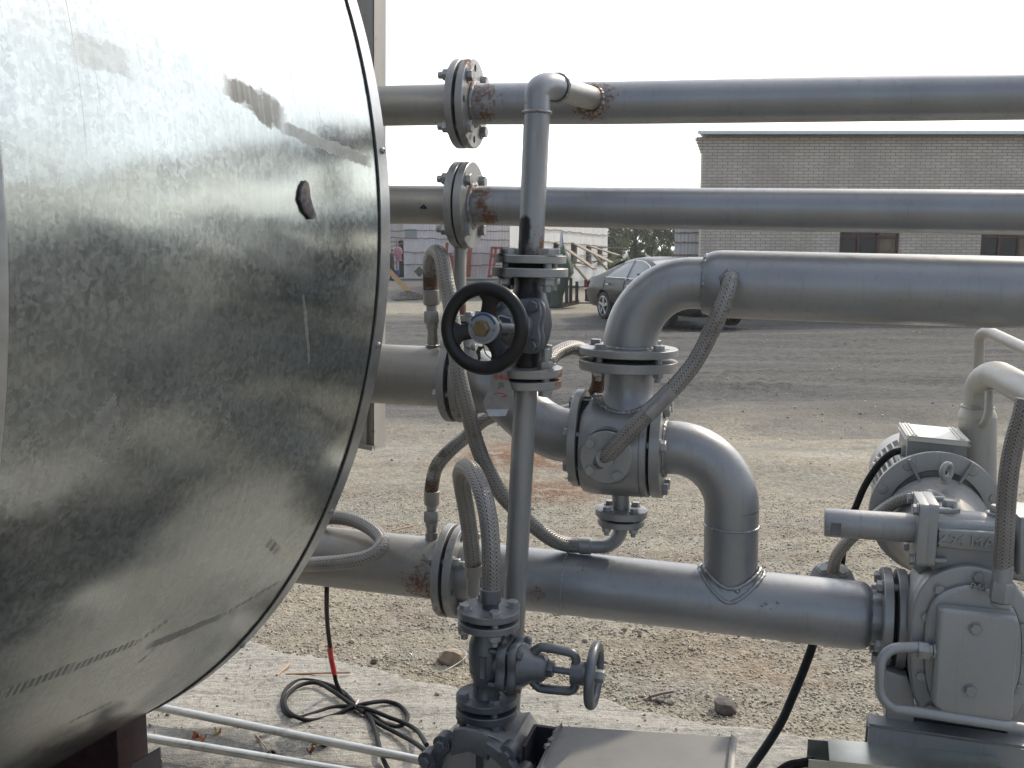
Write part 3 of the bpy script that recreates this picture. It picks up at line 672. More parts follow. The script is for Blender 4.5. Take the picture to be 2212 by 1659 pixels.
# bottom outlet: small flange pair and pipe elbow
mb = MB(); cyl(mb, at(1340, 1060), at(1342, 1100), wpx(1342, 1085, 0, 37) / 2, 26); obj('outlet_neck', mb, M_pipe, vb)
cb = at(1342, 1116); Rf6 = wpx(1342, 1110, 0, 112) / 2; Rf7 = wpx(1342, 1130, 0, 101) / 2
flange_pair(vb, cb, EZ, EU, Rf7, .017, .007, M_flange, M_bolt, nb=4, ph=rad(50), rb=.0115, R2=Rf6, t2=.019)
re = wpx(1330, 1170, 0, 30) / 2
ep = arc_pts(at(1342, 1134), at(1342, 1181), at(1300, 1181), 14)
mb = MB(); tube(mb, [at(1342, 1128)] + ep + [at(1272, 1180)], re, 28); obj('outlet_elbow', mb, M_pipe, vb)
mb = MB(); cyl(mb, at(1252, 1178), at(1278, 1180), re * 1.22, 28, ch=.002); obj('collar', mb, M_pipe, vb)

# -- big upper header with elbow onto the valve
p3 = thing('steel_pipe', 'thickest silver pipe, elbowing down onto the three-way valve', 'pipe', at(1800, 620), None)
R3 = wpx(1600, 614, 0, 146) / 2; ax3 = (at(2212, 633) - at(1580, 614.5)).normalized()
a3 = at(1545, 613.5); b3 = at(2212, 633); b3 = b3 + (b3 - a3) * 2.2
mb = MB(); d = ax3; L = (b3 - a3).length
prof = [(R3 * .78, -.03)] + [(R3 * (.78 + .22 * math.sin(t)), -.03 + .05 * (1 - math.cos(t))) for t in [PI / 2 * k / 7 for k in range(1, 8)]] + [(R3, .02 + i * .02) for i in range(1, 50)] + [(R3, L)]
lathe(mb, a3, d, prof, 64, capB=True); obj('pipe', mb, M_pipe, p3)
R3e = wpx(1535, 611, 0, 112) / 2; rT = wpx(1362, 745, 0, 118) / 2
ev0 = at(1361, 764); ea = at(1361.5, 748); eb = at(1497, 611.5); ec = at(1365, 609)
pts = resamp([ev0] + arc_pts(ea, ec, eb, 26) + [at(1548, 613)], .015)
mb = MB(); tube(mb, pts, [rT + (R3e - rT) * min(1, i / (len(pts) - 1) * 1.2) for i in range(len(pts))], 56); obj('elbow', mb, M_pipe, p3)
weld(p3, ring_pts(at(1533, 612.4), ax3, R3e + .0015), .005, M_pipe); weld(p3, ring_pts(a3 - ax3 * .024, ax3, R3e + .004), .006, M_pipe)
ft = at(1357.5, 766); disc(p3, ft, EZ, Rt, .019, e1=EU, holes=[rad(35 + 45 + 90 * k) for k in range(4)], nh=8, rh=.008)
weld(p3, ring_pts(ft + EZ * .021, EZ, rT + .002), .005, M_weld)
for q in (35, 125, 205, 305):
    dd = (EU * math.cos(rad(q)) + EV * math.sin(rad(q))) * Rt * .82
    bolt(p3, ft + EZ * .019 + dd, EZ, .0145, .019 + .007 + .026, M_bolt)

# -- front riser: slim pipe in front, elbow at top welded into the top pipe
OF = .30
p7 = thing('riser_pipe', 'slim vertical silver pipe in front, elbowed at its top into the uppermost pipe', 'pipe', at(1098, 1560, OF), None)
R7 = wpx(1158, 350, OF, 56) / 2
t0 = at(1160, 243, OF); t1 = at(1159.8, 206, OF)
eo = at(1204, 190, OF - .055)
cnr = at(1165, 172, OF)
mb = MB(); pts = arc_pts(t1, cnr, eo, 16); tube(mb, [t0] + pts, R7, 36); obj('elbow', mb, M_pipe, p7)
tgt = at(1296, 218, .0); mb = MB(); tube(mb, resamp([eo, tgt], .02), R7 * .96, 36); obj('branch', mb, M_inlet, p7)
bd = (eo - tgt).normalized(); weld(p7, ring_pts(eo, bd, R7 + .001), .004, M_weld)
weld(p7, [p for p in saddle(at(1296, 221, 0), bd, ax1, R7 * 1.0, R100 + .001, 60)], .007, M_weld)
weld(p7, ring_pts(t0, EZ, R7 + .0008), .004, M_weld)
fu = at(1145.5, 573, OF)   # middle of upper valve joint
pipe(p7, [t0, at(1146.5, 552, OF)], R7, seg=36)
fl2 = at(1137.5, 813.5, OF)
pipe(p7, [at(1136, 836, OF), at(1097, 1575, OF)], R7 * .93, M_pipe, seg=36, name='lower_pipe')
# -- globe valve with black handwheel on the riser
gv = thing('globe_valve', 'dark cast globe valve with large black handwheel on the slim vertical pipe', 'valve', at(1141, 700, OF), None)
Rg = wpx(1145, 573, OF, 160) / 2
flange_pair(gv, fu, EZ, EU, Rg * 1.03, .020, .011, M_flange, M_bolt, nb=4, ph=rad(50), rb=.0172, R2=Rg * .97, t2=.018)
for f_ in gv.children:
    pass
flange_pair(gv, fl2, EZ, EU, Rg * .96, .019, .008, M_flange, M_bolt, nb=4, ph=rad(55), rb=.0165, heads=-1, thread=1.7, R2=Rg * .98, t2=.020)
vc = at(1141, 700, OF); wc = at(1046, 709, OF + .27); av = (wc - vc).normalized(); se = av.cross(EZ).normalized(); ue = se.cross(av).normalized()
if ue.z < 0: ue = -ue
if se.x < 0: se = -se
mb = MB(); top = (at(1145, 598, OF) - vc).length; bot = (at(1138, 790, OF) - vc).length
lathe(mb, vc, EZ, [(0, -bot), (.036, -bot), (.033, -bot * .8), (.040, -bot * .6), (.052, -bot * .3), (.056, 0), (.052, bot * .3), (.040, top * .62), (.033, top * .82), (.036, top), (0, top)], 40)
lathe(mb, vc, av, [(0, 0), (.044, 0), (.044, .058), (0, .058)], 36); bod = obj('body', mb, M_blue, gv)
def lobed(s, lob):      # square flange outline with rounded ears
    out = []
    for i in range(72):
        t = 2 * PI * i / 72; c_ = abs(math.cos(2 * (t)))
        out.append(((s * (1 - .24 * c_ ** 2)) * math.cos(t), (s * (1 - .24 * c_ ** 2)) * math.sin(t)))
    return out
mb = MB(); prism(mb, vc, se, ue, av, lobed(.078, 0), .058, .074, .003); obj('bonnet_flange', mb, M_blue, gv)
mb = MB(); prism(mb, vc, se, ue, av, lobed(.074, 0), .077, .092, .003); obj('bonnet_flange', mb, M_blue, gv)
for q in (45, 135, 225, 315): bolt(gv, vc + av * .093 + (se * math.cos(rad(q)) + ue * math.sin(rad(q))) * .063, av, .0125, .033, M_blue)
mb = MB(); lathe(mb, vc + av * .092, av, [(.045, 0), (.038, .02), (.026, .035), (.024, .05), (0, .05)], 32)
for s in (-1, 1):
    tube(mb, crom([vc + av * .115 + se * s * .022, vc + av * .14 + se * s * .042, vc + av * .20 + se * s * .040, vc + av * .232 + se * s * .018], 6), .011, 12)
cyl(mb, vc + av * .13, vc + av * .27, .0095, 16); cyl(mb, vc + av * .222, vc + av * .25, .024, 24, ch=.002); hexn(mb, vc + av * .142, av, .026, .02)
obj('yoke', mb, M_blue, gv)
Rw = wpx(1046, 709, OF + .27, 204) / 2
def handwheel(parent, c, a, e1, R, rt, rhub, mat, spokes, mhub=None, dish=.012, sw=.02, flat=1.0):
    a, e1, e2 = frame(a, e1)
    w = thing_part = MB(); n = 64; vs = []; fs = []; m = 16
    for i in range(n):
        t = 2 * PI * i / n; d = e1 * math.cos(t) + e2 * math.sin(t)
        for k in range(m):
            s = 2 * PI * k / m; vs.append(c + d * (R - rt + rt * math.cos(s)) + a * (rt * flat * math.sin(s)))
    for i in range(n):
        for k in range(m): fs.append((i * m + k, ((i + 1) % n) * m + k, ((i + 1) % n) * m + (k + 1) % m, i * m + (k + 1) % m))
    w.add(vs, fs); rim = obj('handwheel', w, mat, parent)
    for q in spokes:
        d = e1 * math.cos(rad(q)) + e2 * math.sin(rad(q)); sd_ = a.cross(d); mbs = MB(); L = R - rt * 1.6
        prof = []
        K = 14
        for i in range(K + 1):
            f_ = i / K; rr_ = rhub * .6 + (L - rhub * .6) * f_; ww = sw * (1 + 1.1 * max(0, f_ - .62) ** 1.3 * 4 + .9 * max(0, .3 - f_) * 2); prof.append((rr_, ww))
        vs = []; fs = []; mm = 10
        for i, (rr_, ww) in enumerate(prof):
            f_ = i / K; hh = rt * (.62 + .0 * f_); off = -dish * (1 - f_) 
            for k in range(mm):
                s = 2 * PI * k / mm; vs.append(c + d * rr_ + sd_ * (ww * .5 * math.cos(s)) + a * (off + hh * .6 * math.sin(s)))
        for i in range(K):
            for k in range(mm): fs.append((i * mm + k, (i + 1) * mm + k, (i + 1) * mm + (k + 1) % mm, i * mm + (k + 1) % mm))
        fs += [tuple(range(mm))[::-1], tuple(K * mm + k for k in range(mm))]
        mbs.add(vs, fs); obj('spoke', mbs, mat, rim)
    mbs = MB(); lathe(mbs, c - a * (dish + .012), a, [(0, 0), (rhub, 0), (rhub, .02), (rhub * .92, .024), (0, .024)], 36); obj('hub', mbs, mhub or mat, rim)
    return rim
whl = handwheel(gv, wc, av, se, Rw, .0152, .03, M_black, [80, 193, 305], dish=.008, sw=.034, flat=.8)
def mk_label():
    b = NB('label_disc'); co = b.n('ShaderNodeTexCoord').outputs['UV']; s = b.n('ShaderNodeSeparateXYZ', Vector=co)
    b.set(col=b.mix(b.rng(s.outputs[1], .0, .001), c4(.45, .47, .50), c4(.04, .12, .28)), rough=.4); return b.m
Rl = wpx(1046, 709, OF + .27, 68) / 2; lc = wc + av * .008
mb = MB(); lathe(mb, lc - av * .012, av, [(0, 0), (Rl, 0), (Rl, .012), (Rl * .97, .0135), (Rl * .62, .0135), (0, .0135)], 48, se); obj('label_disc', mb, plain('label_white', (.30, .32, .35), .45, .1, 60, .1), whl)
M_ink = plain('blue_ink', (.03, .09, .22), .5); M_inkr = plain('red_ink', (.45, .06, .05), .6); M_inkg = plain('grey_ink', (.16, .16, .2), .6)
mb = MB(); vs = []; fs = []
for i in range(25):
    t = rad(20 + 130 * i / 24)
    for r_ in (Rl * .82, Rl * .97): vs.append(lc + av * .0022 + (se * math.cos(t) + ue * math.sin(t)) * r_)
for i in range(24): fs.append((2 * i, 2 * i + 1, 2 * i + 3, 2 * i + 2))
mb.add(vs, fs); obj('blue_band', mb, M_ink, whl)
def text(parent, s, p, ex, ey, size, mat, ext=.0002, name='lettering', bold=0.0):
    cu = bpy.data.curves.new('txt', 'FONT'); cu.body = s; cu.size = size; cu.extrude = ext; cu.align_x = 'CENTER'; cu.align_y = 'CENTER'; cu.offset = bold; cu.resolution_u = 3
    to = bpy.data.objects.new('txt', cu); COL.objects.link(to); bpy.context.view_layer.update()
    me = bpy.data.meshes.new_from_object(to.evaluated_get(bpy.context.evaluated_depsgraph_get())); bpy.data.objects.remove(to); bpy.data.curves.remove(cu)
    ez_ = ex.cross(ey); mb = MB(); mb.add([p + ex * v.co.x + ey * v.co.y + ez_ * v.co.z for v in me.vertices], [tuple(q.vertices) for q in me.polygons]); bpy.data.meshes.remove(me)
    return obj(name, mb, mat, parent, smooth=False)
for s_, q in (('关', 170), ('开', -10)):
    d = se * math.cos(rad(q)) + ue * math.sin(rad(q)); tx = av.cross(d) * -1
    text(whl, s_, lc + av * .003 + d * Rl * .78, ue * (1 if q < 0 else -1) if False else se, ue, .0085, M_ink)
for q in range(200, 340, 14):
    d = se * math.cos(rad(q)) + ue * math.sin(rad(q)); mb = MB(); box(mb, lc + av * .0022 + d * Rl * .80, d, av.cross(d), av, .0035, .0022, .0004); 
    if q % 28: obj('print_mark', mb, M_inkg, whl)
mb = MB(); hexn(mb, lc + av * .001, av, wpx(1046, 709, OF + .27, 38) / 2, .018, .45); obj('nut', mb, M_brass, whl)
# crumpled leaf-like wire tie at wheel
# -- certificate tag
tgp = [(1061, 806), (1092, 800), (1108, 848), (1108, 870), (1099, 884), (1092, 899), (1056, 899), (1048, 884), (1044, 867), (1059, 835)]
to_ = .40; T0 = at(1076, 850, to_); mb = MB(); mb2 = MB()
prism(mb, T0, EU, EZ, EV, [((at(x, y, to_) - T0).dot(EU), (at(x, y, to_) - T0).dot(EZ)) for x, y in tgp if True][::-1], -.0006, .0006)
lbl = obj('tag', mb, plain('grey_card', (.30, .29, .28), .6, 0, 50, .15)); tag(lbl, 'grey card certificate tag with red characters hanging under the black handwheel', 'tag')
fold = [at(1050, 884, to_ + .002), at(1098, 884, to_ + .002), at(1092, 899, to_ + .012), at(1056, 899, to_ + .012)]
mb = MB(); mb.add(fold + [p - EV * .001 for p in fold], [(0, 1, 2, 3), (7, 6, 5, 4), (0, 4, 5, 1), (1, 5, 6, 2), (2, 6, 7, 3), (3, 7, 4, 0)]); obj('folded_flap', mb, plain('pale_card', (.48, .50, .53), .5), lbl)
text(lbl, '合格证', at(1083, 816, to_ + .001), EU, EZ, .0125, M_inkr, bold=.0002); text(lbl, 'JB', at(1083, 832, to_ + .001), EU, EZ, .016, M_inkg, bold=.0003)
mb = MB(); tube(mb, crom([at(1068, 852, to_ + .001), at(1078, 849, to_ + .0015), at(1088, 851, to_ + .001), at(1095, 856, to_ + .0015), at(1084, 857, to_ + .001)], 6), .0008, 6); obj('scribble', mb, M_inkr, lbl)
mb = MB(); tube(mb, crom([at(1076, 803, to_), at(1066, 780, OF + .16), at(1050, 765, OF + .2), at(1043, 745, OF + .24)], 6), .0012, 6); obj('wire', mb, M_dark, lbl)
# twisted dry scrap caught under wheel hub
mb = MB(); sp = [at(1040, 748, OF + .24), at(1033, 760, OF + .24), at(1036, 772, OF + .24), at(1034, 781, OF + .24)]
for i in range(3):
    a_, b_ = sp[i], sp[i + 1]; w_ = EU * (.007 - .0015 * i); mb.add([a_ - w_, a_ + w_, b_ + w_ * .6 + EV * .004, b_ - w_ * .7, (a_ + b_) / 2 + EV * .006], [(0, 1, 4), (1, 2, 4), (2, 3, 4), (3, 0, 4)])
obj('torn_seal', mb, plain('oily_rag', (.05, .045, .03), .7), lbl)

# -- lower globe valve with side handwheel
O2 = .50
lv = thing('globe_valve', 'small blue-grey globe valve on its side, handwheel to the right, above the bottom pump casing', 'valve', at(1050, 1425, O2), None)
R2f = wpx(1056, 1320, O2, 134) / 2; M_lvf = paint('slate_paint', (.19, .20, .215), .4, .42, dust=.3)
flange_pair(lv, at(1056, 1332, O2), EZ, EU, R2f, .016, .010, M_lvf, M_bolt, nb=4, ph=rad(30), rb=.0135, t2=.016)
flange_pair(lv, at(1051, 1520, O2), EZ, EU, R2f, .017, .012, M_blue, M_lvf, nb=4, ph=rad(35), rb=.0135, t2=.016)
v2 = at(1052, 1425, O2); tp = (at(1055, 1345, O2) - v2).length; bt = (at(1051, 1503, O2) - v2).length
mb = MB(); lathe(mb, v2, EZ, [(0, -bt), (.033, -bt), (.027, -bt * .85), (.030, -bt * .6), (.040, -bt * .25), (.042, bt * .15), (.041, tp * .45), (.031, tp * .75), (.029, tp * .9), (.032, tp), (0, tp)], 36)
w2 = at(1283, 1459, O2); a2 = (w2 - v2).normalized(); lathe(mb, v2, a2, [(0, 0), (.034, 0), (.036, .038), (0, .038)], 32); obj('body', mb, M_blue, lv)
RUST += [(at(1110, 1498, O2 + .05), .03, 1.1)]
u2 = (EZ - a2 * EZ.dot(a2)).normalized(); s2 = a2.cross(u2)
k1 = (at(1102, 1432, O2) - v2).length; sc2 = wpx(1100, 1430, O2, 1)
for t_a, t_b in ((-.004 + .038, .038 + .018), (.060, .080)):
    mb = MB(); prism(mb, v2, s2, u2, a2, lobed(.066, 0), t_a, t_b, .003); obj('bonnet_flange', mb, M_blue, lv)
for q in (45, 135, 225, 315): bolt(lv, v2 + a2 * .081 + (s2 * math.cos(rad(q)) + u2 * math.sin(rad(q))) * .055, a2, .0105, .045, M_blue, nut=False)
mb = MB(); box(mb, v2 + EV * .038 - EZ * .002 + EU * .003, EU, EV, EZ, .014, .008, .05, .002); obj('name_plate', mb, M_blue, lv)
text(lv, '50', v2 + EV * .0375 - EU * .022 - EZ * .02, EU, EZ, .016, M_blue, .001, name='cast_lettering'); text(lv, 'PN25', v2 + EV * .033 - EU * .006 - EZ * .058, (EU + EZ * .5).normalized(), (EZ - EU * .5).normalized(), .014, M_blue, .001, name='cast_lettering')
Lw = (w2 - v2).length
mb = MB(); lathe(mb, v2 + a2 * .08, a2, [(.050, 0), (.046, .012), (.034, .030), (.030, .052), (.022, .06), (0, .06)], 32); obj('bonnet', mb, M_blue, lv)
mb = MB()
for s in (-1, 1):
    tube(mb, crom([v2 + a2 * .100 + u2 * s * .028, v2 + a2 * .118 + u2 * s * .044, v2 + a2 * .130 + u2 * s * .048, v2 + a2 * (Lw - .068) + u2 * s * .046, v2 + a2 * (Lw - .050) + u2 * s * .043, v2 + a2 * (Lw - .042) + u2 * s * .034, v2 + a2 * (Lw - .040) + u2 * s * .018], 6), .0102, 12)
lathe(mb, v2 + a2 * (Lw - .052), a2, [(.012, 0), (.025, .002), (.026, .03), (.020, .036), (.020, .04), (0, .04)], 28); cyl(mb, v2 + a2 * .12, v2 + a2 * (Lw - .02), .0075, 16); hexn(mb, v2 + a2 * .14, a2, .019, .014); obj('yoke', mb, M_blue, lv)
handwheel(lv, w2, a2, s2, wpx(1283, 1458, O2, 146) / 2, .0112, .022, M_blue, [30, 150, 270], dish=.008, sw=.016)
mb = MB(); hexn(mb, w2 + a2 * .001, a2, .0145, .022, .5); obj('nut', mb, M_bolt, lv)

# -- braided hoses
def hose(name, label, pts, r, n=10, sleeve=None, seg=28, rust=()):
    global RUST
    keep = RUST; RUST = keep + list(rust)
    P = crom(pts, n); t = thing(name, label, 'hose', P[0]); mb = MB(); tube(mb, P, r, seg); obj('braid', mb, M_braid, t); RUST = keep
    return t, P
ht, hp_ = hose('braided_hose', 'braided hose looping up behind the black handwheel and down to the three-way valve underside',
    [at(932, 650, .0), at(930, 605, .0), at(931, 562, .02), at(941, 543, .05), at(954, 556, .09), at(963, 603, .11), at(971, 643, .12), at(978, 697, .13), at(984, 750, .14), at(990, 803, .15), at(1002, 856, .15), at(1015, 905, .14), at(1030, 960, .12), at(1053, 1015, .11), at(1084, 1068, .10), at(1120, 1105, .08), at(1155, 1137, .06), at(1193, 1165, .03), at(1225, 1176, .0), at(1256, 1178, .0)], rh, 8,
    rust=[(at(930, 640, 0), .05, 1.0), (at(930, 610, 0), .05, .8), (at(930, 585, 0), .04, .5)])
hose_end(ht, at(935, 724), (at(932, 650) - at(935, 724)), rh, M_inlet)
hc, _ = hose('braided_hose', 'rust-stained braided steel hose rising from the lower pipe nipple to the valve',
    [at(932, 1078, 0), at(933, 1050, 0), at(943, 1008, -.01), at(972, 973, -.03), at(1008, 942, -.07), at(1045, 908, -.10), at(1090, 893, -.13), at(1150, 893, -.14), at(1215, 891, -.14), at(1262, 872, -.13), at(1290, 838, -.12), at(1291, 795, -.12), at(1268, 762, -.10), at(1235, 751, -.06), at(1200, 765, 0.0), at(1182, 785, .05)], rh * .95, 8,
    rust=[(at(932, 1060, 0), .06, .8), (at(1290, 835, -.12), .06, 1.2), (at(950, 1000, 0), .06, .35)])
hose_end(hc, at(932, 1152), EZ, rh * .98, M_inlet)
mb = MB(); cyl(mb, at(932, 1185), at(932, 1150), wpx(932, 1160, 0, 27) / 2, 26); obj('stub', mb, M_inlet, p4)
rD = wpx(1500, 780, .15, 37) / 2
hd, hdp = hose('braided_hose', 'thick dark braided steel hose slanting from the thickest pipe down to the valve cover',
    [at(1577, 606, R3 * .96), at(1577, 616, R3 + .04), at(1563, 656, R3 + .06), at(1532, 725, R3 + .06), at(1497, 788, R3 + .065), at(1452, 842, R3 + .07), at(1400, 893, R3 + .075), at(1350, 943, R3 + .07), at(1315, 980, R3 + .055), at(1290, 1004, R3 + .03)], rD, 8, rust=[(at(1540, 700, .15), .1, .25)])
mb = MB(); sp_ = [p for p in hdp if at(1432, 862, R3 + .07).y > 0][40:49]; tube(mb, sp_, rD * 1.07, 28); obj('sleeve', mb, plain('clear_wrap', (.30, .29, .29), .35, .3), hd)
mb = MB(); fq = at(1577, 606, R3 * .96); dq = (at(1577, 616, R3 + .04) - fq).normalized(); hexn(mb, fq - dq * .02, dq, rD * 1.35, .028, .2); lathe(mb, fq, dq, [(rD * 1.12, 0), (rD * 1.18, .012), (rD * 1.05, .016)], 28); obj('union_nut', mb, M_pipe, hd)
rE = wpx(760, 1215, .1, 31) / 2
hose('braided_hose', 'braided steel hose looping flat over the lower pipe beside the tank',
    [at(640, 1140, -.05), at(700, 1119, .0), at(757, 1122, .03), at(800, 1141, .07), at(825, 1166, .12), at(818, 1188, .16), at(790, 1205, .18), at(741, 1214, .19), at(690, 1218, .18), at(610, 1222, .1)], rE, 8)
hl = thing
rF = wpx(1060, 1200, O2, 41) / 2
hf, hfp = hose('braided_hose', 'thick braided steel hose arching from the small blue-grey valve over to the lower pipe',
    [at(1022, 1222, .19), at(1017, 1170, .20), at(1008, 1105, .22), at(998, 1050, .25), at(996, 1022, .29), at(1006, 1009, .34), at(1024, 1023, .40), at(1044, 1070, .45), at(1056, 1130, .48), at(1061, 1200, O2), at(1060, 1275, O2)], rF, 9, rust=[(at(1022, 1222, .19), .03, 1.1)])
mb = MB(); lathe(mb, at(1059, 1318, O2), EZ, [(.019, 0), (.019, .016), (rF * .95, .018), (rF * 1.12, .020), (rF * 1.12, .05), (rF * 1.0, .052)], 30); obj('collar', mb, M_blue, hf)
keep = RUST; RUST = RUST + [(at(1021, 1225, .19), .03, 1.5)]
mb = MB(); lathe(mb, at(1022, 1246, .19), EZ, [(0, 0), (rF * .98, 0), (rF * 1.05, .003), (rF * 1.05, .030), (rF * .9, .032)], 30); obj('collar', mb, M_inlet, hf); RUST = keep
mb = MB(); tube(mb, [at(1022, 1245, .19), at(1022, 1275, .19)] + arc_pts(at(1022, 1277, .19), at(1022, 1300, .19), at(1028, 1296, .12), 8) + [at(1030, 1290, .02)], rF * .82, 26); obj('stub_elbow', mb, M_inlet, hf)

# -- bottom pump casing
O3 = .52
RUST += []
pc = thing('pump_casing', 'dark cast pump casing with bolted round ring at the bottom edge', 'pump', at(1025, 1700, O3) - EZ * .3, None)
pcc = at(1022, 1706, O3 + .10); wp = wpx(1022, 1706, O3 + .1, 1); axp = (EV * .97 + EZ * .0 - EU * .12).normalized()
mb = MB(); lathe(mb, pcc, axp, [(93 * wp, -.10), (93 * wp, .0), (97 * wp, .004), (118 * wp, .004), (122 * wp, 0), (122 * wp, -.016), (112 * wp, -.02), (104 * wp, -.05), (104 * wp, -.10)], 64); obj('ring', mb, M_blue, pc)
mb = MB(); lathe(mb, pcc, axp, [(0, -.09), (94 * wp, -.09)], 48); obj('interior', mb, M_dark, pc)
mb = MB(); box(mb, pcc + EZ * 60 * wp - axp * .03, EU, axp, EZ, .006, .05, 60 * wp, .001); obj('rib', mb, M_bolt, pc)
for q in (128, 100 - 48, 155, 25, 90 + 90, 0): 
    d = EU * math.cos(rad(q)) + EZ * math.sin(rad(q)); mb = MB(); lathe(mb, pcc + d * 118 * wp, axp, [(0, -.03), (.020, -.03), (.020, .003), (0, .003)], 24); obj('lug', mb, M_blue, pc); bolt(pc, pcc + d * 118 * wp + axp * .003, axp, .013, .02, M_blue, nut=False)
lp = [(975, 1629), (981, 1574), (1000, 1571), (1044, 1579), (1053, 1588), (1056, 1640), (1016, 1620)]
L0 = at(1020, 1600, O3 + .10); mb = MB(); prism(mb, L0, EU, EZ, EV, [((at(x, y, O3 + .1) - L0).dot(EU), (at(x, y, O3 + .1) - L0).dot(EZ)) for x, y in lp][::-1], -.006, .008, .0015); obj('lifting_plate', mb, M_blue, pc)
# body behind the ring: faceted housing
hb = [(918, 1640), (960, 1600), (1000, 1565), (1050, 1552), (1105, 1580), (1122, 1578), (1148, 1616), (1152, 1700), (1100, 1790), (950, 1790), (905, 1700)]
H0 = at(1030, 1650, O3); mb = MB(); prism(mb, H0, EU, EZ, EV, [((at(x, y, O3) - H0).dot(EU), (at(x, y, O3) - H0).dot(EZ)) for x, y in hb][::-1], -.10, .055, .008, 3); obj('housing', mb, M_pump, pc)
mb = MB(); cyl(mb, at(1051, 1600, O3 - .02), at(1051, 1542, O3 - .02), .034, 30); obj('neck', mb, M_blue, pc)
mb = MB(); box(mb, V((at(1030, 1800, O3).x, at(1030, 1800, O3).y, .06)), EU, EV, EZ, .5, .3, .12, .004); box(mb, V((at(1030, 1800, O3).x, at(1030, 1800, O3).y, .18)), EU, EV, EZ, .16, .2, .16, .004); obj('foot', mb, M_blue, pc)

# -- folded sheet-metal duct at the bottom and dark upright plate beside it
O4 = .50
z0 = at(1212, 1574, O4); dc = thing('sheet_metal_cover', 'flat pale grey sheet metal cover with rounded edges at the bottom middle', 'cover', V((z0.x, z0.y, 0)))
w_ = (at(1580, 1598, O4) - z0).length; ux = (at(1580, 1598, O4) - z0).normalized(); vy = (EV - ux * EV.dot(ux)).normalized(); uz = ux.cross(-vy)
if uz.z < 0: uz = -uz
mb = MB(); box(mb, z0 + ux * w_ / 2 + vy * .27 - uz * .09, ux, vy, uz, w_, .54, .18, .012, 4); obj('cover', mb, paint('grey_cover_paint', (.28, .278, .272), .25, .5, False, dust=.3), dc)
mb = MB(); box(mb, z0 + ux * w_ / 2 + vy * .27 - uz * (.18 + z0.z) / 2 - uz * .05, ux, vy, uz, w_ * .8, .4, z0.z - .18, .005); obj('plinth', mb, M_blue, dc)
mb = MB()
for i, (x, y) in enumerate(((1186, 1583), (1182, 1596), (1176, 1600), (1168, 1612))):
    lathe(mb, at(x + 14, y, O4 + .03 * i), EZ, [(0, -.006), (.008, -.003), (.007, .004), (0, .007)], 8)
obj('weld', mb, M_bolt, dc)
mb = MB(); a_ = at(1156, 1566, O4 - .01); b_ = at(1206, 1573, O4 - .01); dv = (b_ - a_).normalized()
box(mb, (a_ + b_) / 2 - EZ * .35, dv, EV, EZ, (b_ - a_).length, .008, .70, .001); box(mb, a_ - EZ * .35 + EV * .05, dv, EV, EZ, .006, .1, .70, .001)
pl = obj('steel_plate', mb, plain('dark_navy_plate', (.03, .03, .045), .5, .2, 20, .3)); tag(pl, 'dark upright steel plate standing left of the flat sheet metal cover', 'plate')

# ------------------------------------------------------------------ gear pump on the right
def W(x, y, o=0.0): return at(x, y, o)
OP = .16
gp = thing('gear_pump', 'big grey gear pump with bolted cover plate on a steel channel at right', 'pump', V((W(2080, 1560, OP).x, W(2080, 1560, OP).y, W(2080, 1560, OP).z)))
PX = wpx(2080, 1300, OP, 1)
def poly(pts, off, t0, t1, mat, name, parent, bev=.004, seg=3, sc=None):
    P = [(1659 + x / 3, 1106 + y / 3) for x, y in pts]; o = at(sum(p[0] for p in P) / len(P), sum(p[1] for p in P) / len(P), off)
    mb = MB(); pp = [((at(x, y, off) - o).dot(EU), (at(x, y, off) - o).dot(EZ)) for x, y in P]
    area = sum(pp[i][0] * pp[(i + 1) % len(pp)][1] - pp[(i + 1) % len(pp)][0] * pp[i][1] for i in range(len(pp)))
    if area < 0: pp = pp[::-1]
    prism(mb, o, EU, EZ, EV, pp, t0, t1, bev, seg); return obj(name, mb, mat, parent)
def smooth_poly(pts, n=5):
    q = crom([V((x, y, 0)) for x, y in pts] + [V((*pts[0], 0))], n); return [(p.x, p.y) for p in q[:-1]]
shield = [(925, 700), (950, 560), (1010, 450), (1110, 385), (1260, 345), (1400, 360), (1520, 410), (1640, 520), (1700, 680), (1710, 900), (1690, 1100), (1640, 1230), (1560, 1330), (1300, 1370), (1080, 1330), (990, 1270), (940, 1120), (922, 900)]
poly(smooth_poly([(x - 14, y + 8) for x, y in shield], 3), OP - .02, -.14, -.012, M_pump, 'body', gp, .006)
poly(smooth_poly(shield, 4), OP, -.03, .012, M_pump, 'cover_flange', gp, .006)
ins = [(1310 + (x - 1310) * .80, 860 + (y - 860) * .80) for x, y in shield]
poly(smooth_poly(ins, 4), OP, .012, .030, M_pump, 'cover_dome', gp, .012, 4)
for x, y in ((1105, 490), (1355, 410), (1020, 665), (985, 1045), (1050, 1255), (1640, 735), (1628, 925), (1607, 1125)):
    bolt(gp, at(1659 + x / 3, 1106 + y / 3, OP) + EV * .012, EV, .0115, .02, M_bolt, nut=False)
plate = [(1095, 600), (1125, 585), (1560, 633), (1592, 645), (1605, 685), (1562, 1275), (1545, 1315), (1520, 1320), (1115, 1262), (1065, 1215), (1050, 1185)]
cp = poly(plate, OP + .03, .0, .042, M_pump, 'cover_plate', gp, .010, 4)
for x, y in ((1345, 755), (1310, 1155)): bolt(cp, at(1659 + x / 3, 1106 + y / 3, OP + .072), EV, .0125, .01, M_bolt, nut=False)
text(gp, '944', at(1659 + 1365 / 3, 1106 + 488 / 3, OP + .030), EU, EZ, .024, M_pump, .003, name='cast_lettering')
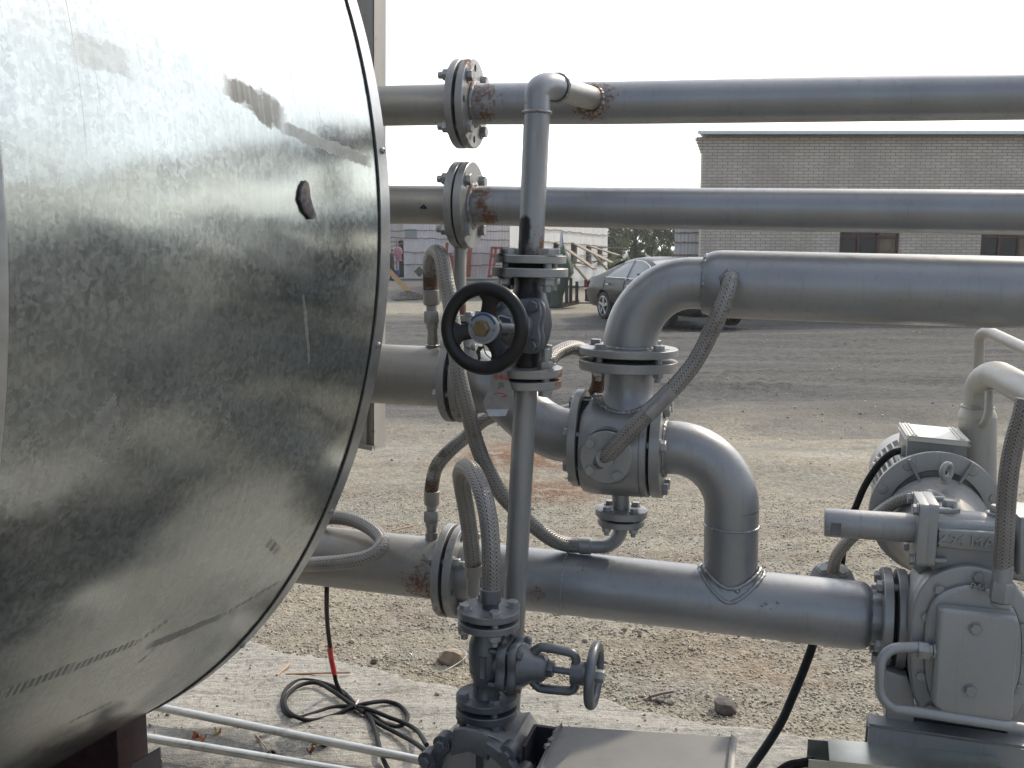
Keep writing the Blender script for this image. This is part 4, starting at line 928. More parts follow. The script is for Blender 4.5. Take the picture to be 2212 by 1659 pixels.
# upper barrel with name block
bc0 = W(2012, 1142, OP - .06); bc1 = W(2260, 1166, OP - .06); bax = (bc1 - bc0).normalized(); bR = wpx(2100, 1150, OP, 94) / 2
mb = MB(); cyl(mb, bc0, bc1, bR, 48, ch=.004); obj('relief_barrel', mb, M_pump, gp)
poly([(1030, 335), (1060, 40), (1700, 80), (1700, 470), (1420, 420), (1250, 380), (1080, 400)], OP - .02, -.10, .006, M_pump, 'neck_block', gp, .02, 5)
poly([(1608, 10), (1900, 30), (1900, 420), (1600, 385)], OP - .01, -.12, .03, M_pump, 'end_block', gp, .008, 4)
nb_ = poly([(1105, 108), (1590, 134), (1590, 268), (1098, 225)], OP - .005, -.01, .0075, M_pump, 'name_block', gp, .004)
text(nb_, 'Z94 MAR', at(1659 + 1318 / 3, 1106 + 189 / 3, OP + .0025), (at(1659 + 1500 / 3, 1106 + 205 / 3, OP) - at(1659 + 1140 / 3, 1106 + 175 / 3, OP)).normalized(), EZ, .036, M_pump, .0045, name='raised_lettering', bold=.0003)
# square flange pair
sx = (W(2015, 1140, OP) - W(1975, 1138, OP)).normalized()
for xx, w1 in ((1985, .022), (2004, .022)):
    c_ = W(xx, 1141, OP - .055); mb = MB(); hh = wpx(1990, 1140, OP - .05, 140) / 2
    prism(mb, c_, EV, EZ, sx, rrect(hh * 1.85, hh * 1.95, .012), -.0115, .0115, .0025); obj('square_flange', mb, M_pump, gp)
for q in (45, 135, 225, 315):
    d = EV * math.cos(rad(q)) * hh * 1.02 + EZ * math.sin(rad(q)) * hh * 1.1
    bolt(gp, W(1975, 1141, OP - .055) - sx * .002 + d, -sx, .0125, .045, M_bolt, nut=False)
# spring cylinder sticking out left
cA = W(1781, 1128, OP - .055); cB = W(1978, 1141, OP - .055); rC = wpx(1880, 1134, OP - .05, 62) / 2; mb = MB(); dC = (cB - cA).normalized(); LC = (cB - cA).length
lathe(mb, cA, dC, [(0, .001), (rC * .94, 0), (rC, .003), (rC, LC * .385), (rC * .985, LC * .387), (rC * .985, LC * .392), (rC, LC * .394), (rC * 1.02, LC), (0, LC)], 48); sprc = obj('spring_cylinder', mb, M_pump, gp)
mb = MB(); box(mb, W(1804, 1135, OP - .055 + 0) + EV * (rC + .0002), dC, EV, EZ, wpx(1804, 1135, OP, 20), .002, wpx(1804, 1135, OP, 28), .0006); obj('label', mb, plain('grey_label', (.13, .13, .14), .5), sprc)
for (x, y, r_, h_) in ((2049, 1110, .022, .03), (2152, 1122, .022, .03)):
    mb = MB(); p = W(x, y + 4, OP - .06); lathe(mb, p, EZ, [(r_ * 1.5, -.01), (r_ * 1.3, .006), (r_ * 1.2, .010)], 30); hexn(mb, p + EZ * .010, EZ, r_ * 1.15, .012, .3); hexn(mb, p + EZ * .022, EZ, r_ * .72, .016, .8); obj('hex_plug', mb, M_bolt, gp)
# suction throat to the big pipe flange
mb = MB(); lathe(mb, W(1948, 1333, OP - .12), EU, [(.085, 0), (.075, .02), (.06, .06), (.06, .1)], 40); obj('throat', mb, M_pump, gp)
# feet
for x0 in (1912,):
    poly([(765, 1390), (770, 1040), (830, 1060), (905, 1080), (950, 1180), (950, 1395)], OP - .03, -.12, -.01, M_pump, 'foot', gp, .004)
poly([(1560, 1430), (1570, 1200), (1720, 1150), (1720, 1520), (1560, 1500)], OP - .03, -.12, -.02, M_pump, 'foot', gp, .004)
bolt(gp, at(1659 + 830 / 3, 1106 + 1075 / 3, OP - .07), EZ, .014, .02, M_bolt, nut=False)
# oil tube from the nut on the plate round to the right
tp_ = [W(1984, 1398, OP + .05), W(1950, 1399, OP + .05)]; tp_ += arc_pts(W(1944, 1399, OP + .05), W(1903, 1400, OP + .055), W(1902, 1438, OP + .06), 10) + [W(1901, 1470, OP + .06)]
tp_ += arc_pts(W(1901, 1484, OP + .06), W(1902, 1530, OP + .065), W(1945, 1533, OP + .065), 10) + [W(1992, 1539, OP + .07), W(2100, 1556, OP + .07), W(2215, 1574, OP + .07), W(2400, 1602, OP + .07)]
mb = MB(); tube(mb, tp_, wpx(1950, 1500, OP, 22) / 2, 24); obj('oil_tube', mb, M_pump, gp)
mb = MB(); hexn(mb, W(1983, 1403, OP + .05), EU, wpx(2000, 1403, OP, 38) / 2, wpx(2000, 1403, OP, 22), .3); hexn(mb, W(2006, 1405, OP + .05), EU, wpx(2000, 1403, OP, 28) / 2, wpx(2000, 1403, OP, 8), .3); hexn(mb, W(2015, 1406, OP + .05), EU, wpx(2000, 1403, OP, 34) / 2, wpx(2000, 1403, OP, 8), .3); obj('tube_nut', mb, M_bolt, gp)
# bell housing between pump and motor
bcn = W(2022, 1112, -.16); mdir = -EV
bRd = wpx(2022, 1112, -.16, 274) / 2; mb = MB()
lathe(mb, bcn, -EV, [(bRd * .72, -.0), (bRd * .97, 0), (bRd, .003), (bRd, .018), (bRd * .97, .021), (0, .021)], 90); obj('motor_flange', mb, M_motor, gp)
for q in (57, 122, 157, 22):
    d = EU * math.cos(rad(q)) + EZ * math.sin(rad(q)); mb = MB(); lathe(mb, bcn + d * bRd * .88, EV, [(0, .004), (.011, .003), (.013, 0), (.013, -.002)], 20); obj('flange_bolt', mb, M_motor, gp)
for q in (62, 118):
    d = EU * math.cos(rad(q)) + EZ * math.sin(rad(q)); mb = MB(); box(mb, bcn + d * bRd * .78 + EV * .005, d, EV, d.cross(EV), bRd * .4, .02, .005, .001); obj('rib', mb, M_motor, gp)
bR2 = bRd * .80; mb = MB(); lathe(mb, bcn - EZ * .03, EV, [(bR2 * .98, -.002), (bR2, .002), (bR2, .012), (bR2 * .96, .015), (bR2 * .90, .03), (bR2 * .80, .07), (bR2 * .72, .12), (bR2 * .70, .2), (bR2 * .66, .24), (0, .24)], 64); obj('bell_housing', mb, M_motor, gp)
eyc = W(2045, 1018, -.10); mb = MB(); tube(mb, ring_pts(eyc, (EV + EU * 1.1), .019, 28, EZ), .007, 12, closed=True); cyl(mb, W(2043, 1045, -.10), W(2044, 1028, -.10), .012, 18); obj('eye_bolt', mb, M_motor, gp)
# motor
mo = thing('electric_motor', 'pale finned electric motor with terminal box behind the gear pump', 'motor', W(2022, 1112, -.45) - EZ * .25)
mc = bcn - EV * .02; mR = bRd * .78; mL = .42; mb = MB()
lathe(mb, mc, -EV, [(0, 0), (mR * .86, 0), (mR * .86, mL), (mR * .97, mL + .01), (mR * .97, mL + .10), (mR * .85, mL + .13), (0, mL + .13)], 56); obj('casing', mb, M_motor, mo)
mb = MB()
for i in range(40):
    t = 2 * PI * i / 40; d = EU * math.cos(t) + EZ * math.sin(t); box(mb, mc - EV * (mL / 2) + d * mR * .93, d, EV, d.cross(EV), mR * .2, mL * .92, .004)
obj('cooling_fins', mb, M_motor, mo)
tb = [W(1961, 945, -.22), W(2092, 958, -.22), W(2090, 990, -.22), W(1961, 990, -.22)]; tc = (tb[0] + tb[1]) / 2 - EZ * .056; twx = (tb[1] - tb[0]).length; tx = (tb[1] - tb[0]).normalized()
mb = MB(); box(mb, tc - EV * .09, tx, EV, EZ, twx, .18, .10, .006); obj('terminal_box', mb, M_motor, mo)
mb = MB(); box(mb, tc - EV * .09 + EZ * .056, tx, EV, EZ, twx * 1.0, .19, .014, .004)
for s in (-1, 1):
    for k in (0, 1): box(mb, tc - EV * .09 + EZ * .064 + tx * s * twx * (.36 + .06 * k), tx, EV, EZ, .004, .185, .004, .001)
obj('box_lid', mb, paint('lid_white_paint', (.72, .70, .64), .05, .4, False, dust=.15), mo)
mb = MB(); g0 = W(1946, 973, -.26); cyl(mb, g0, g0 + tx * .03, .017, 20); hexn(mb, g0 + tx * .012, tx, .022, .014); obj('cable_gland', mb, M_motor, mo)
# base channel
a_ = W(1877, 1562, OP + .0); b_ = W(2212, 1611, OP + .0); bx = (b_ - a_).normalized(); mb = MB(); by = (EV - bx * EV.dot(bx)).normalized(); bz = -bx.cross(by)
if bz.z < 0: bz = -bz
LB = 1.6
box(mb, a_ + bx * LB / 2 - by * .025 - bz * .005, bx, by, bz, LB, .05, .010, .002); box(mb, a_ + bx * LB / 2 + by * .002 - bz * .09, bx, by, bz, LB - .001, .010, .17, .002); box(mb, a_ + bx * LB / 2 + by * .04 - bz * .165, bx, by, bz, LB - .002, .08, .012, .002); box(mb, a_ + bx * LB / 2 - by * .055 - bz * .09, bx, by, bz, LB - .001, .010, .17, .002)
poly([(935, 1290), (1640, 1360), (1640, 1600), (935, 1470)], OP - .07, -.09, -.0, M_blue, 'shadow_block', gp, .006)  # dark block added to stand for the shadow under the pump
bs = obj('base_channel', mb, M_pump); tag(bs, 'long grey steel channel carrying the gear pump in the bottom right corner', 'steel channel')
mb = MB(); gz = (a_ - bz * .18).z
for k in (.3, 1.3): box(mb, V(((a_ + bx * k).x, (a_ + bx * k).y, (gz) / 2)), EU, EV, TZ, .12, .24, gz, .004)
obj('support_block', mb, M_pump, bs)
# hose on the pump front
rG = wpx(2170, 1100, OP + .1, 40) / 2
hg, _ = hose('braided_hose', 'thick dark braided hose hanging before the gear pump at the right edge',
    [at(2216, 862, .30), at(2208, 900, .30), at(2193, 950, .29), at(2181, 1010, .28), at(2174, 1080, .27), at(2170, 1160, .26), at(2166, 1230, .25)], rG, 9, rust=[(at(2166, 1222, .25), .02, 1.0)])
mb = MB(); lathe(mb, at(2163, 1300, .25), EZ, [(0, -.01), (rG * .95, -.01), (rG * 1.1, -.006), (rG * 1.1, .0), (rG * .8, .004), (rG * .8, .01)], 28); hexn(mb, at(2163, 1297, .25), EZ, rG * 1.32, .044, .3); lathe(mb, at(2164, 1258, .25), EZ, [(rG * .85, -.02), (rG * .85, 0), (rG * 1.05, .002), (rG * 1.05, .038), (rG * .95, .04)], 28); obj('union_nut', mb, M_pump, hg)
# far pipes at right edge
fp = thing('vent_pipe', 'cream pipe assembly elbowing right above the electric motor at the right edge', 'pipe', at(2110, 1300, -.35))
OV = -.42
def rr(px): return wpx(2110, 900, OV, px) / 2
M_cream = paint('cream_pipe_paint', (.40, .39, .36), .15, .45, dust=.2)
pipe(fp, [at(2111, 1320, OV), at(2111, 900, OV)], rr(78), M_cream, step=.1, name='vessel'); mb = MB(); lathe(mb, at(2111, 902, OV), EZ, [(rr(78), 0), (rr(78) * .97, .012), (rr(78) * .85, .025), (rr(62), .032), (rr(62), .04)], 40); obj('shoulder', mb, M_cream, fp)
weld(fp, ring_pts(at(2111, 878, OV), EZ, rr(62)), .004, M_weld)
ee = arc_pts(at(2112, 850, OV), at(2116, 800, OV), at(2160, 812, OV + .12), 14)
mb = MB(); tube(mb, [at(2111, 890, OV)] + ee + [at(2260, 868, OV + .50)], rr(58), 36); obj('elbow', mb, M_cream, fp)
ee = arc_pts(at(2115, 735, OV - .05), at(2116, 712, OV - .05), at(2140, 718, OV + .02), 10)
mb = MB(); tube(mb, [at(2111, 870, OV - .05)] + ee + [at(2270, 780, OV + .45)], rr(23), 26); obj('small_pipe', mb, M_cream, fp)
mb = MB(); tube(mb, crom([at(2137, 845, OV + .09), at(2136, 880, OV + .10), at(2131, 905, OV + .09), at(2122, 918, OV + .05)], 6), rr(17), 20); obj('drain_tube', mb, M_cream, fp)
# small round flange behind the low pipe and hose from it over the pump
sf = thing('small_flange', 'small round flange with two nuts half hidden behind the lowest pipe', 'flange', at(1797, 1260, -.22))
fa = (EV * .75 + EZ * .66).normalized(); Rs = wpx(1797, 1258, -.2, 96) / 2; mb = MB(); lathe(mb, at(1797, 1256, -.2), fa, [(0, -.02), (Rs, -.02), (Rs, 0), (Rs - .002, .002), (0, .002)], 48); obj('disc', mb, M_flange, sf)
for q in (125, 50):
    d = EU * math.cos(rad(q)) + fa.cross(EU) * -math.sin(rad(q)); d = EU * math.cos(rad(q)) + (EZ - fa * EZ.dot(fa)).normalized() * math.sin(rad(q)); bolt(sf, at(1797, 1256, -.2) + fa * .002 + d * Rs * .7, fa, .014, .015, M_galv, nut=False)
mb = MB(); cyl(mb, at(1797, 1256, -.2) - fa * .01, at(1797, 1256, -.2) - fa * .14 - EZ * .0, .03, 20); obj('pipe', mb, M_pipe, sf)
hh_, _ = hose('braided_hose', 'braided steel hose rising from the small round flange over the gear pump shoulder',
    [at(1799, 1232, -.19), at(1808, 1200, -.17), at(1835, 1166, -.15), at(1875, 1130, -.13), at(1908, 1102, -.11), at(1945, 1080, -.09), at(1985, 1070, -.07), at(2020, 1076, -.06), at(2040, 1095, -.06)], wpx(1900, 1110, -.1, 27) / 2, 8)
mb = MB(); tube(mb, [p for p in crom([at(2003, 1071, -.065), at(2020, 1076, -.06), at(2034, 1087, -.06), at(2044, 1102, -.06)], 5)], wpx(1900, 1110, -.1, 31) / 2, 24); obj('collar', mb, M_motor, hh_)
# open galvanised cable duct
cd = thing('cable_duct', 'open-ended shiny zinc cable duct under the gear pump base', 'cable duct', V((at(1790, 1620, .2).x, at(1790, 1620, .2).y, 0)))
OD = .22
q0_ = at(1747, 1640, OD + .05); q1_ = at(1872, 1653, OD + .05); dx_ = (q1_ - q0_).normalized(); dy_ = (EV - dx_ * EV.dot(dx_)).normalized(); hgt = wpx(1747, 1640, OD, 42); wd = .10
uzz = EZ
mb = MB(); L_ = .42
box(mb, q0_ + dx_ * L_ / 2 - uzz * .04, dx_, dy_, uzz, L_, .0025, .08); box(mb, q0_ + dx_ * L_ / 2 - dy_ * wd - uzz * .04 + uzz * .0, dx_, dy_, uzz, L_, .0025, .08); box(mb, q0_ + dx_ * L_ / 2 - dy_ * wd / 2 - uzz * .08, dx_, dy_, uzz, L_, wd, .0025)
obj('trough', mb, M_ductsheet, cd)
mb = MB(); l0 = wpx(1800, 1640, OD, 42); box(mb, q0_ + dx_ * (l0 + (L_ - l0) / 2) - dy_ * wd / 2 + uzz * .003, dx_, dy_, uzz, L_ - l0, wd + .008, .0025); box(mb, q0_ + dx_ * (l0 + (L_ - l0) / 2) + dy_ * .0035 - uzz * .01, dx_, dy_, uzz, L_ - l0, .0015, .028); obj('lid', mb, M_ductsheet, cd)
mb = MB(); box(mb, V(((q0_ + dx_ * .25).x, (q0_ + dx_ * .25).y, (q0_.z - .08) / 2)), dx_, dy_, TZ, .2, .08, q0_.z - .09, .002); obj('stand', mb, M_blue, cd)

# ------------------------------------------------------------------ cables
def cable(name, label, pts, r, n=8, mat=None, group=None):
    mb = MB(); P = crom(pts, n); tube(mb, P, r, 14); o = obj(name, mb, mat or M_rubber); tag(o, label, 'cable', group); return o
def CZ(x, y, z=.03): return ground(276.5 + x * .3, 1216.6 + y * .3, z)
rc = .0075
cbl = thing('power_cable', 'black rubber power cable with a red sleeve, tied in a bow on the concrete', 'cable', CZ(1650, 1030))
def cs(pts, name='cable_run', m=None, r=rc):
    mb = MB(); tube(mb, crom(pts, 8), r, 14); return obj(name, mb, m or M_rubber, cbl)
top = [at(276.5 + x * .3, 1216.6 + y * .3, -.16) for x, y in ((1430, 100), (1431, 200))]
kn = CZ(1650, 1030, .04)
g1 = CZ(1500, 850, .12); mids = []
def blend(x, y, k):   # from behind the pipe (k=0) down to the slab (k=1)
    a = at(276.5 + x * .3, 1216.6 + y * .3, -.16); b = CZ(x, y, .03); return a.lerp(b, k)
cs(top + [blend(1431, 350, .1), blend(1440, 480, .25), blend(1455, 600, .4)])
cs([blend(1453, 590, .39), blend(1462, 680, .52), blend(1475, 740, .6), blend(1487, 798, .68)], 'red_sleeve', M_red, rc * 1.22)
cs([blend(1485, 790, .67), blend(1500, 860, .8), blend(1535, 930, .93), CZ(1580, 975), kn, CZ(1740, 1110, .04), CZ(1785, 1220, .04), CZ(1812, 1330, .05), CZ(1850, 1440, .05), CZ(1900, 1530, .05)])
cs([CZ(1750, 1110, .035), kn, CZ(1540, 920, .035), CZ(1400, 862, .03), CZ(1250, 842, .03), CZ(1150, 895, .03), CZ(1112, 990, .03), CZ(1135, 1080, .03), CZ(1220, 1112, .03), CZ(1330, 1085, .03), CZ(1450, 1045, .03), CZ(1560, 1030, .035), CZ(1680, 1040, .05), CZ(1760, 1062, .05), CZ(1880, 1110, .04), CZ(2000, 1155, .04), CZ(2090, 1215, .05), CZ(2150, 1310, .10)])
cs([CZ(1700, 1075, .045), CZ(1600, 1010, .045), CZ(1480, 925, .05), CZ(1370, 865, .045), CZ(1270, 868, .045), CZ(1180, 915, .045), CZ(1130, 985, .045), CZ(1150, 1060, .045), CZ(1220, 1110, .045), CZ(1330, 1132, .03), CZ(1480, 1098, .03), CZ(1600, 1045, .04), CZ(1720, 1010, .05), CZ(1850, 995, .04), CZ(1950, 1022, .03), CZ(2010, 1090, .03), CZ(1995, 1150, .03), CZ(1925, 1176, .03), CZ(1840, 1150, .03), CZ(1750, 1085, .03), CZ(1660, 1030, .03)])
cs([CZ(1690, 1060, .04), CZ(1790, 1145, .04), CZ(1950, 1230, .04), CZ(2060, 1290, .06), CZ(2140, 1350, .10)])
mb = MB(); tube(mb, [CZ(1660, 985, .03), CZ(1640, 1020, .06), CZ(1632, 1062, .03)], .003, 8); obj('cable_tie', mb, plain('white_nylon', (.6, .6, .6), .4), cbl)
cable('power_cable', 'thick black cable dropping from behind the lowest pipe beside the sheet metal cover', [at(1765, 1360, -.10), at(1755, 1395, -.10), at(1735, 1450, -.10), at(1712, 1505, -.09), at(1690, 1555, -.06), at(1660, 1605, -.02), at(1625, 1655, .03), at(1590, 1710, .1)], .0115)
cable('power_cable', 'black cable leaving the gland of the terminal box and dropping behind the pump', [at(1950, 973, -.26), at(1925, 980, -.27), at(1895, 1008, -.28), at(1868, 1050, -.29), at(1850, 1092, -.30), at(1838, 1120, -.31), at(1825, 1160, -.33), at(1815, 1250, -.36)], wpx(1890, 1000, -.28, 15) / 2)
for k, (pts_, lb) in enumerate((([(1660, 1680), (1700, 1652), (1730, 1645), (1760, 1640)], 'upper black cable lead running into the open zinc cable duct'), ([(1650, 1685), (1700, 1664), (1735, 1652), (1775, 1650)], 'lower black cable lead running into the open zinc cable duct'))):
    cable('cable_lead', lb, [at(x, y, OD - .0 - .02 * k) for x, y in pts_], .007)

# ------------------------------------------------------------------ galvanised tubes lying on the slab
for (xa, ya, xb, yb, w, lb) in ((300, 1519, 940, 1649, 17, 'longer galvanised tube lying behind the other on the concrete'), (285, 1588, 760, 1668, 20, 'galvanised tube lying nearest the camera on the concrete')):
    zz = .075; a_ = ground(xa, ya, zz); b_ = ground(xb, yb, zz); d = (b_ - a_).normalized(); mb = MB(); tube(mb, resamp([a_ - d * .3, b_ + d * .15], .1), .0135, 24); tag(obj('galvanised_tube', mb, M_galv), lb, 'tube', None)

# ------------------------------------------------------------------ background buildings
XW, YW = V((1, 0, 0)), V((0, 1, 0))
def mk_brick():
    b = NB('pale_lime_brick'); co = b.obco(); s = b.n('ShaderNodeSeparateXYZ', Vector=co); v = b.n('ShaderNodeCombineXYZ', X=s.outputs[0], Y=s.outputs[2]).outputs[0]
    nz = b.n('ShaderNodeTexNoise', Vector=v, Scale=9.0, Detail=3.0).outputs['Color']; v2 = b.mix(.022, v, nz, 'ADD')
    br = b.n('ShaderNodeTexBrick', Vector=v2, Color1=c4(.72, .635, .54), Color2=c4(.62, .54, .455), Mortar=c4(.24, .19, .15), Scale=1.0); br.inputs['Mortar Size'].default_value = .007; br.inputs['Mortar Smooth'].default_value = .3; br.inputs['Brick Width'].default_value = .25; br.inputs['Row Height'].default_value = .074
    c = b.mix(b.rng(b.noise(.9, v, 5, .65), .4, .7, 0, .55), br.outputs[0], c4(.38, .32, .26)); c = b.mix(b.rng(b.noise(2.2, v, 4, .7), .69, .74, 0, .8), c, c4(.09, .07, .06))
    h = b.math('MULTIPLY', br.outputs['Fac'], -1.0).outputs[0]
    b.set(col=c, rough=.85, nor=b.bump(h, .6, .01)); return b.m
def mk_corr(name, col, stain, pitch=24.0):
    b = NB(name); co = b.obco(); s = b.n('ShaderNodeSeparateXYZ', Vector=co)
    st = b.noise(1.0, b.mapped(co, (3, 3, .5)), 5, .65); pan = b.noise(1.0, b.mapped(co, (1.1, 1.1, .01)), 1)
    c = b.mix(b.rng(pan, .35, .65), c4(*[x * .88 for x in col]), c4(*col)); c = b.mix(b.rng(st, .5, .72, 0, .6), c, c4(*stain)); b.set(col=c, rough=.6); return b.m
M_brick = mk_brick(); M_shed = mk_corr('pale_pink_sheeting', (.82, .74, .73), (.60, .52, .47)); M_shed2 = mk_corr('white_sheeting', (.74, .74, .73), (.55, .50, .43))
M_roof = plain('pale_roof_sheet', (.80, .86, .84), .4, .3); M_wood = plain('weathered_timber', (.22, .18, .135), .8, 0, 20, .3, .2); M_wood2 = plain('new_timber', (.45, .28, .12), .7, 0, 20, .2); M_rope = plain('bamboo_lath', (.26, .20, .14), .8, 0, 15, .3)
M_maroon = plain('maroon_window_frame', (.10, .035, .03), .5); M_glassd = plain('dark_window_glass', (.02, .022, .024), .12, 0, 3, .3, spec=.5); M_curt = plain('tan_curtain', (.20, .15, .10), .8, 0, 4, .3)
M_redst = plain('red_lead_steel', (.36, .09, .055), .6, 0, 12, .25)
YB = 25.0
def bz_(y, Y=YB): return back(1106, y, Y).z
def bx_(x, Y=YB): return back(x, 540, Y).x
bb = thing('brick_building', 'long pale brick building with thin metal roof edge behind the right-hand pipes', 'building', (bx_(1513), YB, 0))
xl, xr, ztop = bx_(1513), bx_(1513) + 16, bz_(291)
wins = [(bx_(1813), bx_(1942)), (bx_(2118), bx_(2118) + (bx_(1942) - bx_(1813))), (bx_(2118) + 3.7, bx_(2118) + 5.2)]; wz0, wz1 = .95, bz_(478)
mb = MB()
def wbox(x0, x1, z0, z1): box(mb, V(((x0 + x1) / 2, YB + .12, (z0 + z1) / 2)), XW, YW, TZ, x1 - x0, .24, z1 - z0)
wbox(xl, xr, wz1, ztop); wbox(xl, xr, 0, wz0); e = xl
for a, b_ in wins: wbox(e, a, wz0, wz1); e = b_
wbox(e, xr, wz0, wz1); obj('wall', mb, M_brick, bb, smooth=False)
mb = MB(); gy = V((.30, 1, 0)).normalized(); gx = V((gy.y, -gy.x, 0)); box(mb, V((xl + .125, YB + .25, ztop / 2)) + gy * 3.1 + gx * .02, gx, gy, TZ, .24, 6.2, ztop); obj('wall', mb, M_brick, bb, smooth=False)
mb = MB()     # corbelled courses at the gable end
for i in range(5): box(mb, V((xl - .005 - .03 * (i + 1) / 2, YB + .12, ztop - .09 - .074 * (4 - i))), XW, YW, TZ, .03 * (i + 1), .235, .07)
obj('corbel', mb, M_brick, bb, smooth=False)
for a, b_ in wins:
    mb = MB(); w_ = b_ - a; cx = (a + b_) / 2; yy = YB + .10
    for x in (a + .03, a + w_ * .33, a + w_ * .66, b_ - .03): box(mb, V((x, yy, (wz0 + wz1) / 2)), XW, YW, TZ, .05, .05, wz1 - wz0)
    for z in (wz0 + .03, wz1 - .03, wz0 + (wz1 - wz0) * .72): box(mb, V((cx, yy + .001, z)), XW, YW, TZ, w_ - .02, .045, .05)
    wf = obj('window', mb, M_maroon, bb, smooth=False); mb = MB(); box(mb, V((cx, yy + .03, (wz0 + wz1) / 2)), XW, YW, TZ, w_ - .02, .006, wz1 - wz0 - .02); obj('pane', mb, M_glassd, wf, smooth=False)
    mb = MB(); box(mb, V((b_ - w_ * .17, yy + .015, (wz0 + wz1) / 2)), XW, YW, TZ, w_ * .28, .004, wz1 - wz0 - .05); obj('curtain', mb, M_curt, wf, smooth=False); mb = MB(); box(mb, V((a + w_ * .1, yy + .015, wz0 + .3)), XW, YW, TZ, w_ * .16, .004, .5); obj('curtain', mb, M_curt, wf, smooth=False)
mb = MB(); n = 420; vs = []; x0r = bx_(1496)
for j, (yy, zz) in enumerate(((YB - .32, bz_(286) - .0), (YB + 6.5, bz_(286) - .35))):
    for i in range(n + 1): vs.append(V((x0r + j * 2.1 + 16.5 * i / n, yy, zz + .022 * max(0, math.sin(i * 2 * PI * 16.5 / n / .135)) ** 3)))
mb.add(vs + [v - V((0, 0, .012)) for v in vs], [(i, i + 1, n + 2 + i, n + 1 + i) for i in range(n)] + [(2 * n + 2 + i, 2 * n + 3 + i, 3 * n + 4 + i, 3 * n + 3 + i) for i in range(n)] + [(i, i + 1, 2 * n + 3 + i, 2 * n + 2 + i) for i in range(n)]); rf = obj('roof', mb, M_roof, bb)
mb = MB(); box(mb, V((x0r + 8.25, YB - .325, bz_(289.0))), XW, YW, TZ, 16.5, .01, .085, .002); obj('fascia', mb, M_roof, rf)
mb = MB(); box(mb, V((x0r + 8.25 + .1, YB - .15, bz_(292) - .02)), XW, YW, TZ, 16.2, .30, .02); obj('soffit', mb, M_wood, rf)
# sheeted annex beside it
def corr_wall(name, a, b, z0, z1, mat, parent, pitch=.11, amp=.012, thick=.02):
    d = (b - a); L = d.length; d = d.normalized(); nn = d.cross(TZ).normalized(); n = int(L / pitch * 6); vs = []
    for z in (z0, z1):
        for i in range(n + 1): vs.append(a + d * (L * i / n) + nn * (amp * math.sin(i * PI / 3)) + TZ * z)
    m = len(vs); mb = MB(); mb.add(vs + [v - nn * thick for v in vs], [(i, i + 1, n + 2 + i, n + 1 + i) for i in range(n)] + [(m + i + 1, m + i, m + n + 1 + i, m + n + 2 + i) for i in range(n)] + [(n + 1 + i, n + 2 + i, m + n + 2 + i, m + n + 1 + i) for i in range(n)])
    return obj(name, mb, mat, parent)
def rope(parent, a, b, sag=.02, r=.018, name='batten', mat=None, n=30):
    mb = MB(); tube(mb, [a.lerp(b, i / n) + TZ * (random.uniform(-sag, sag)) for i in range(n + 1)], r, 6); return obj(name, mb, mat or M_rope, parent)
YA = 26.5
an = thing('sheeted_annex', 'narrow white corrugated sheet annex at the left end of the brick building', 'shed', (bx_(1480, YA), YA, 0))
corr_wall('wall', V((bx_(1457, YA), YA, 0)), V((bx_(1530, YA), YA, 0)), 0, bz_(440, YA), M_shed2, an, .10, .01)
mb = MB(); box(mb, V((bx_(1494, YA), YA + 1.2, bz_(440, YA) + .02)), XW, YW, TZ, bx_(1530, YA) - bx_(1457, YA) + .1, 2.5, .04); obj('roof', mb, M_roof, an)
for y in (503, 524, 551): rope(an, V((bx_(1456, YA), YA - .04, bz_(y, YA))), V((bx_(1530, YA), YA - .04, bz_(y - .3, YA))), .01)
# pinkish shed facing us
G1 = ground(872, 603); YS = G1.y
sh = thing('sheeted_shed', 'long pinkish white sheeted shed with rows of bamboo battens in the left background', 'shed', (G1.x, YS, 0))
def sx_(x): return back(x, 540, YS).x
def sz_(y): return back(1106, y, YS).z
corr_wall('wall', V((sx_(872), YS, 0)), V((sx_(1180), YS, 0)), 0, sz_(438), M_shed, sh, .16, .012)
mb = MB(); box(mb, V((sx_(1010), YS + 3, sz_(438) + .15)), XW, YW, TZ, sx_(1180) - sx_(800), 6.6, .06); obj('roof', mb, M_roof, sh)
corr_wall('wall', V((sx_(700), YS + 1.2, 0)), V((sx_(872), YS + 1.2, 0)), 0, sz_(438), M_shed, sh, .16, .012)
for y0, y1, xa in ((497, 500, 872), (514, 520, 872), (545, 549, 872), (571, 574, 872)): rope(sh, V((sx_(xa), YS - .06, sz_(y0))), V((sx_(1150), YS - .06, sz_(y1))), .03, .022)
for y0 in (497, 512, 521): rope(sh, V((sx_(800), YS + 1.12, sz_(y0))), V((sx_(871), YS + 1.12, sz_(y0 + 1))), .03, .022)
mb = MB(); box(mb, V((sx_(864), YS + 1.10, (sz_(519)) / 2)), XW, YW, TZ, sx_(871.5) - sx_(857), .05, sz_(519)); obj('doorway', mb, M_dark, sh)
mb = MB(); box(mb, V((sx_(888), YS - .03, (sz_(495) + sz_(514)) / 2)), XW, YW, TZ, sx_(898) - sx_(873), .02, sz_(495) - sz_(514)); obj('patch_panel', mb, plain('grey_green_panel', (.33, .36, .34), .7), sh)
# low kerb pipe along its foot
mb = MB(); tube(mb, [V((sx_(700), YS - 1.2, .06)), V((sx_(1180), YS - 1.2, .06))], .06, 10); kp = obj('kerb', mb, plain('kerb_concrete', (.36, .37, .35), .8)); tag(kp, 'low pale kerb running along the foot of the pinkish shed', 'kerb')
M_panel = plain('stained_shutter_board', (.24, .19, .15), .85, 0, 6, .3)
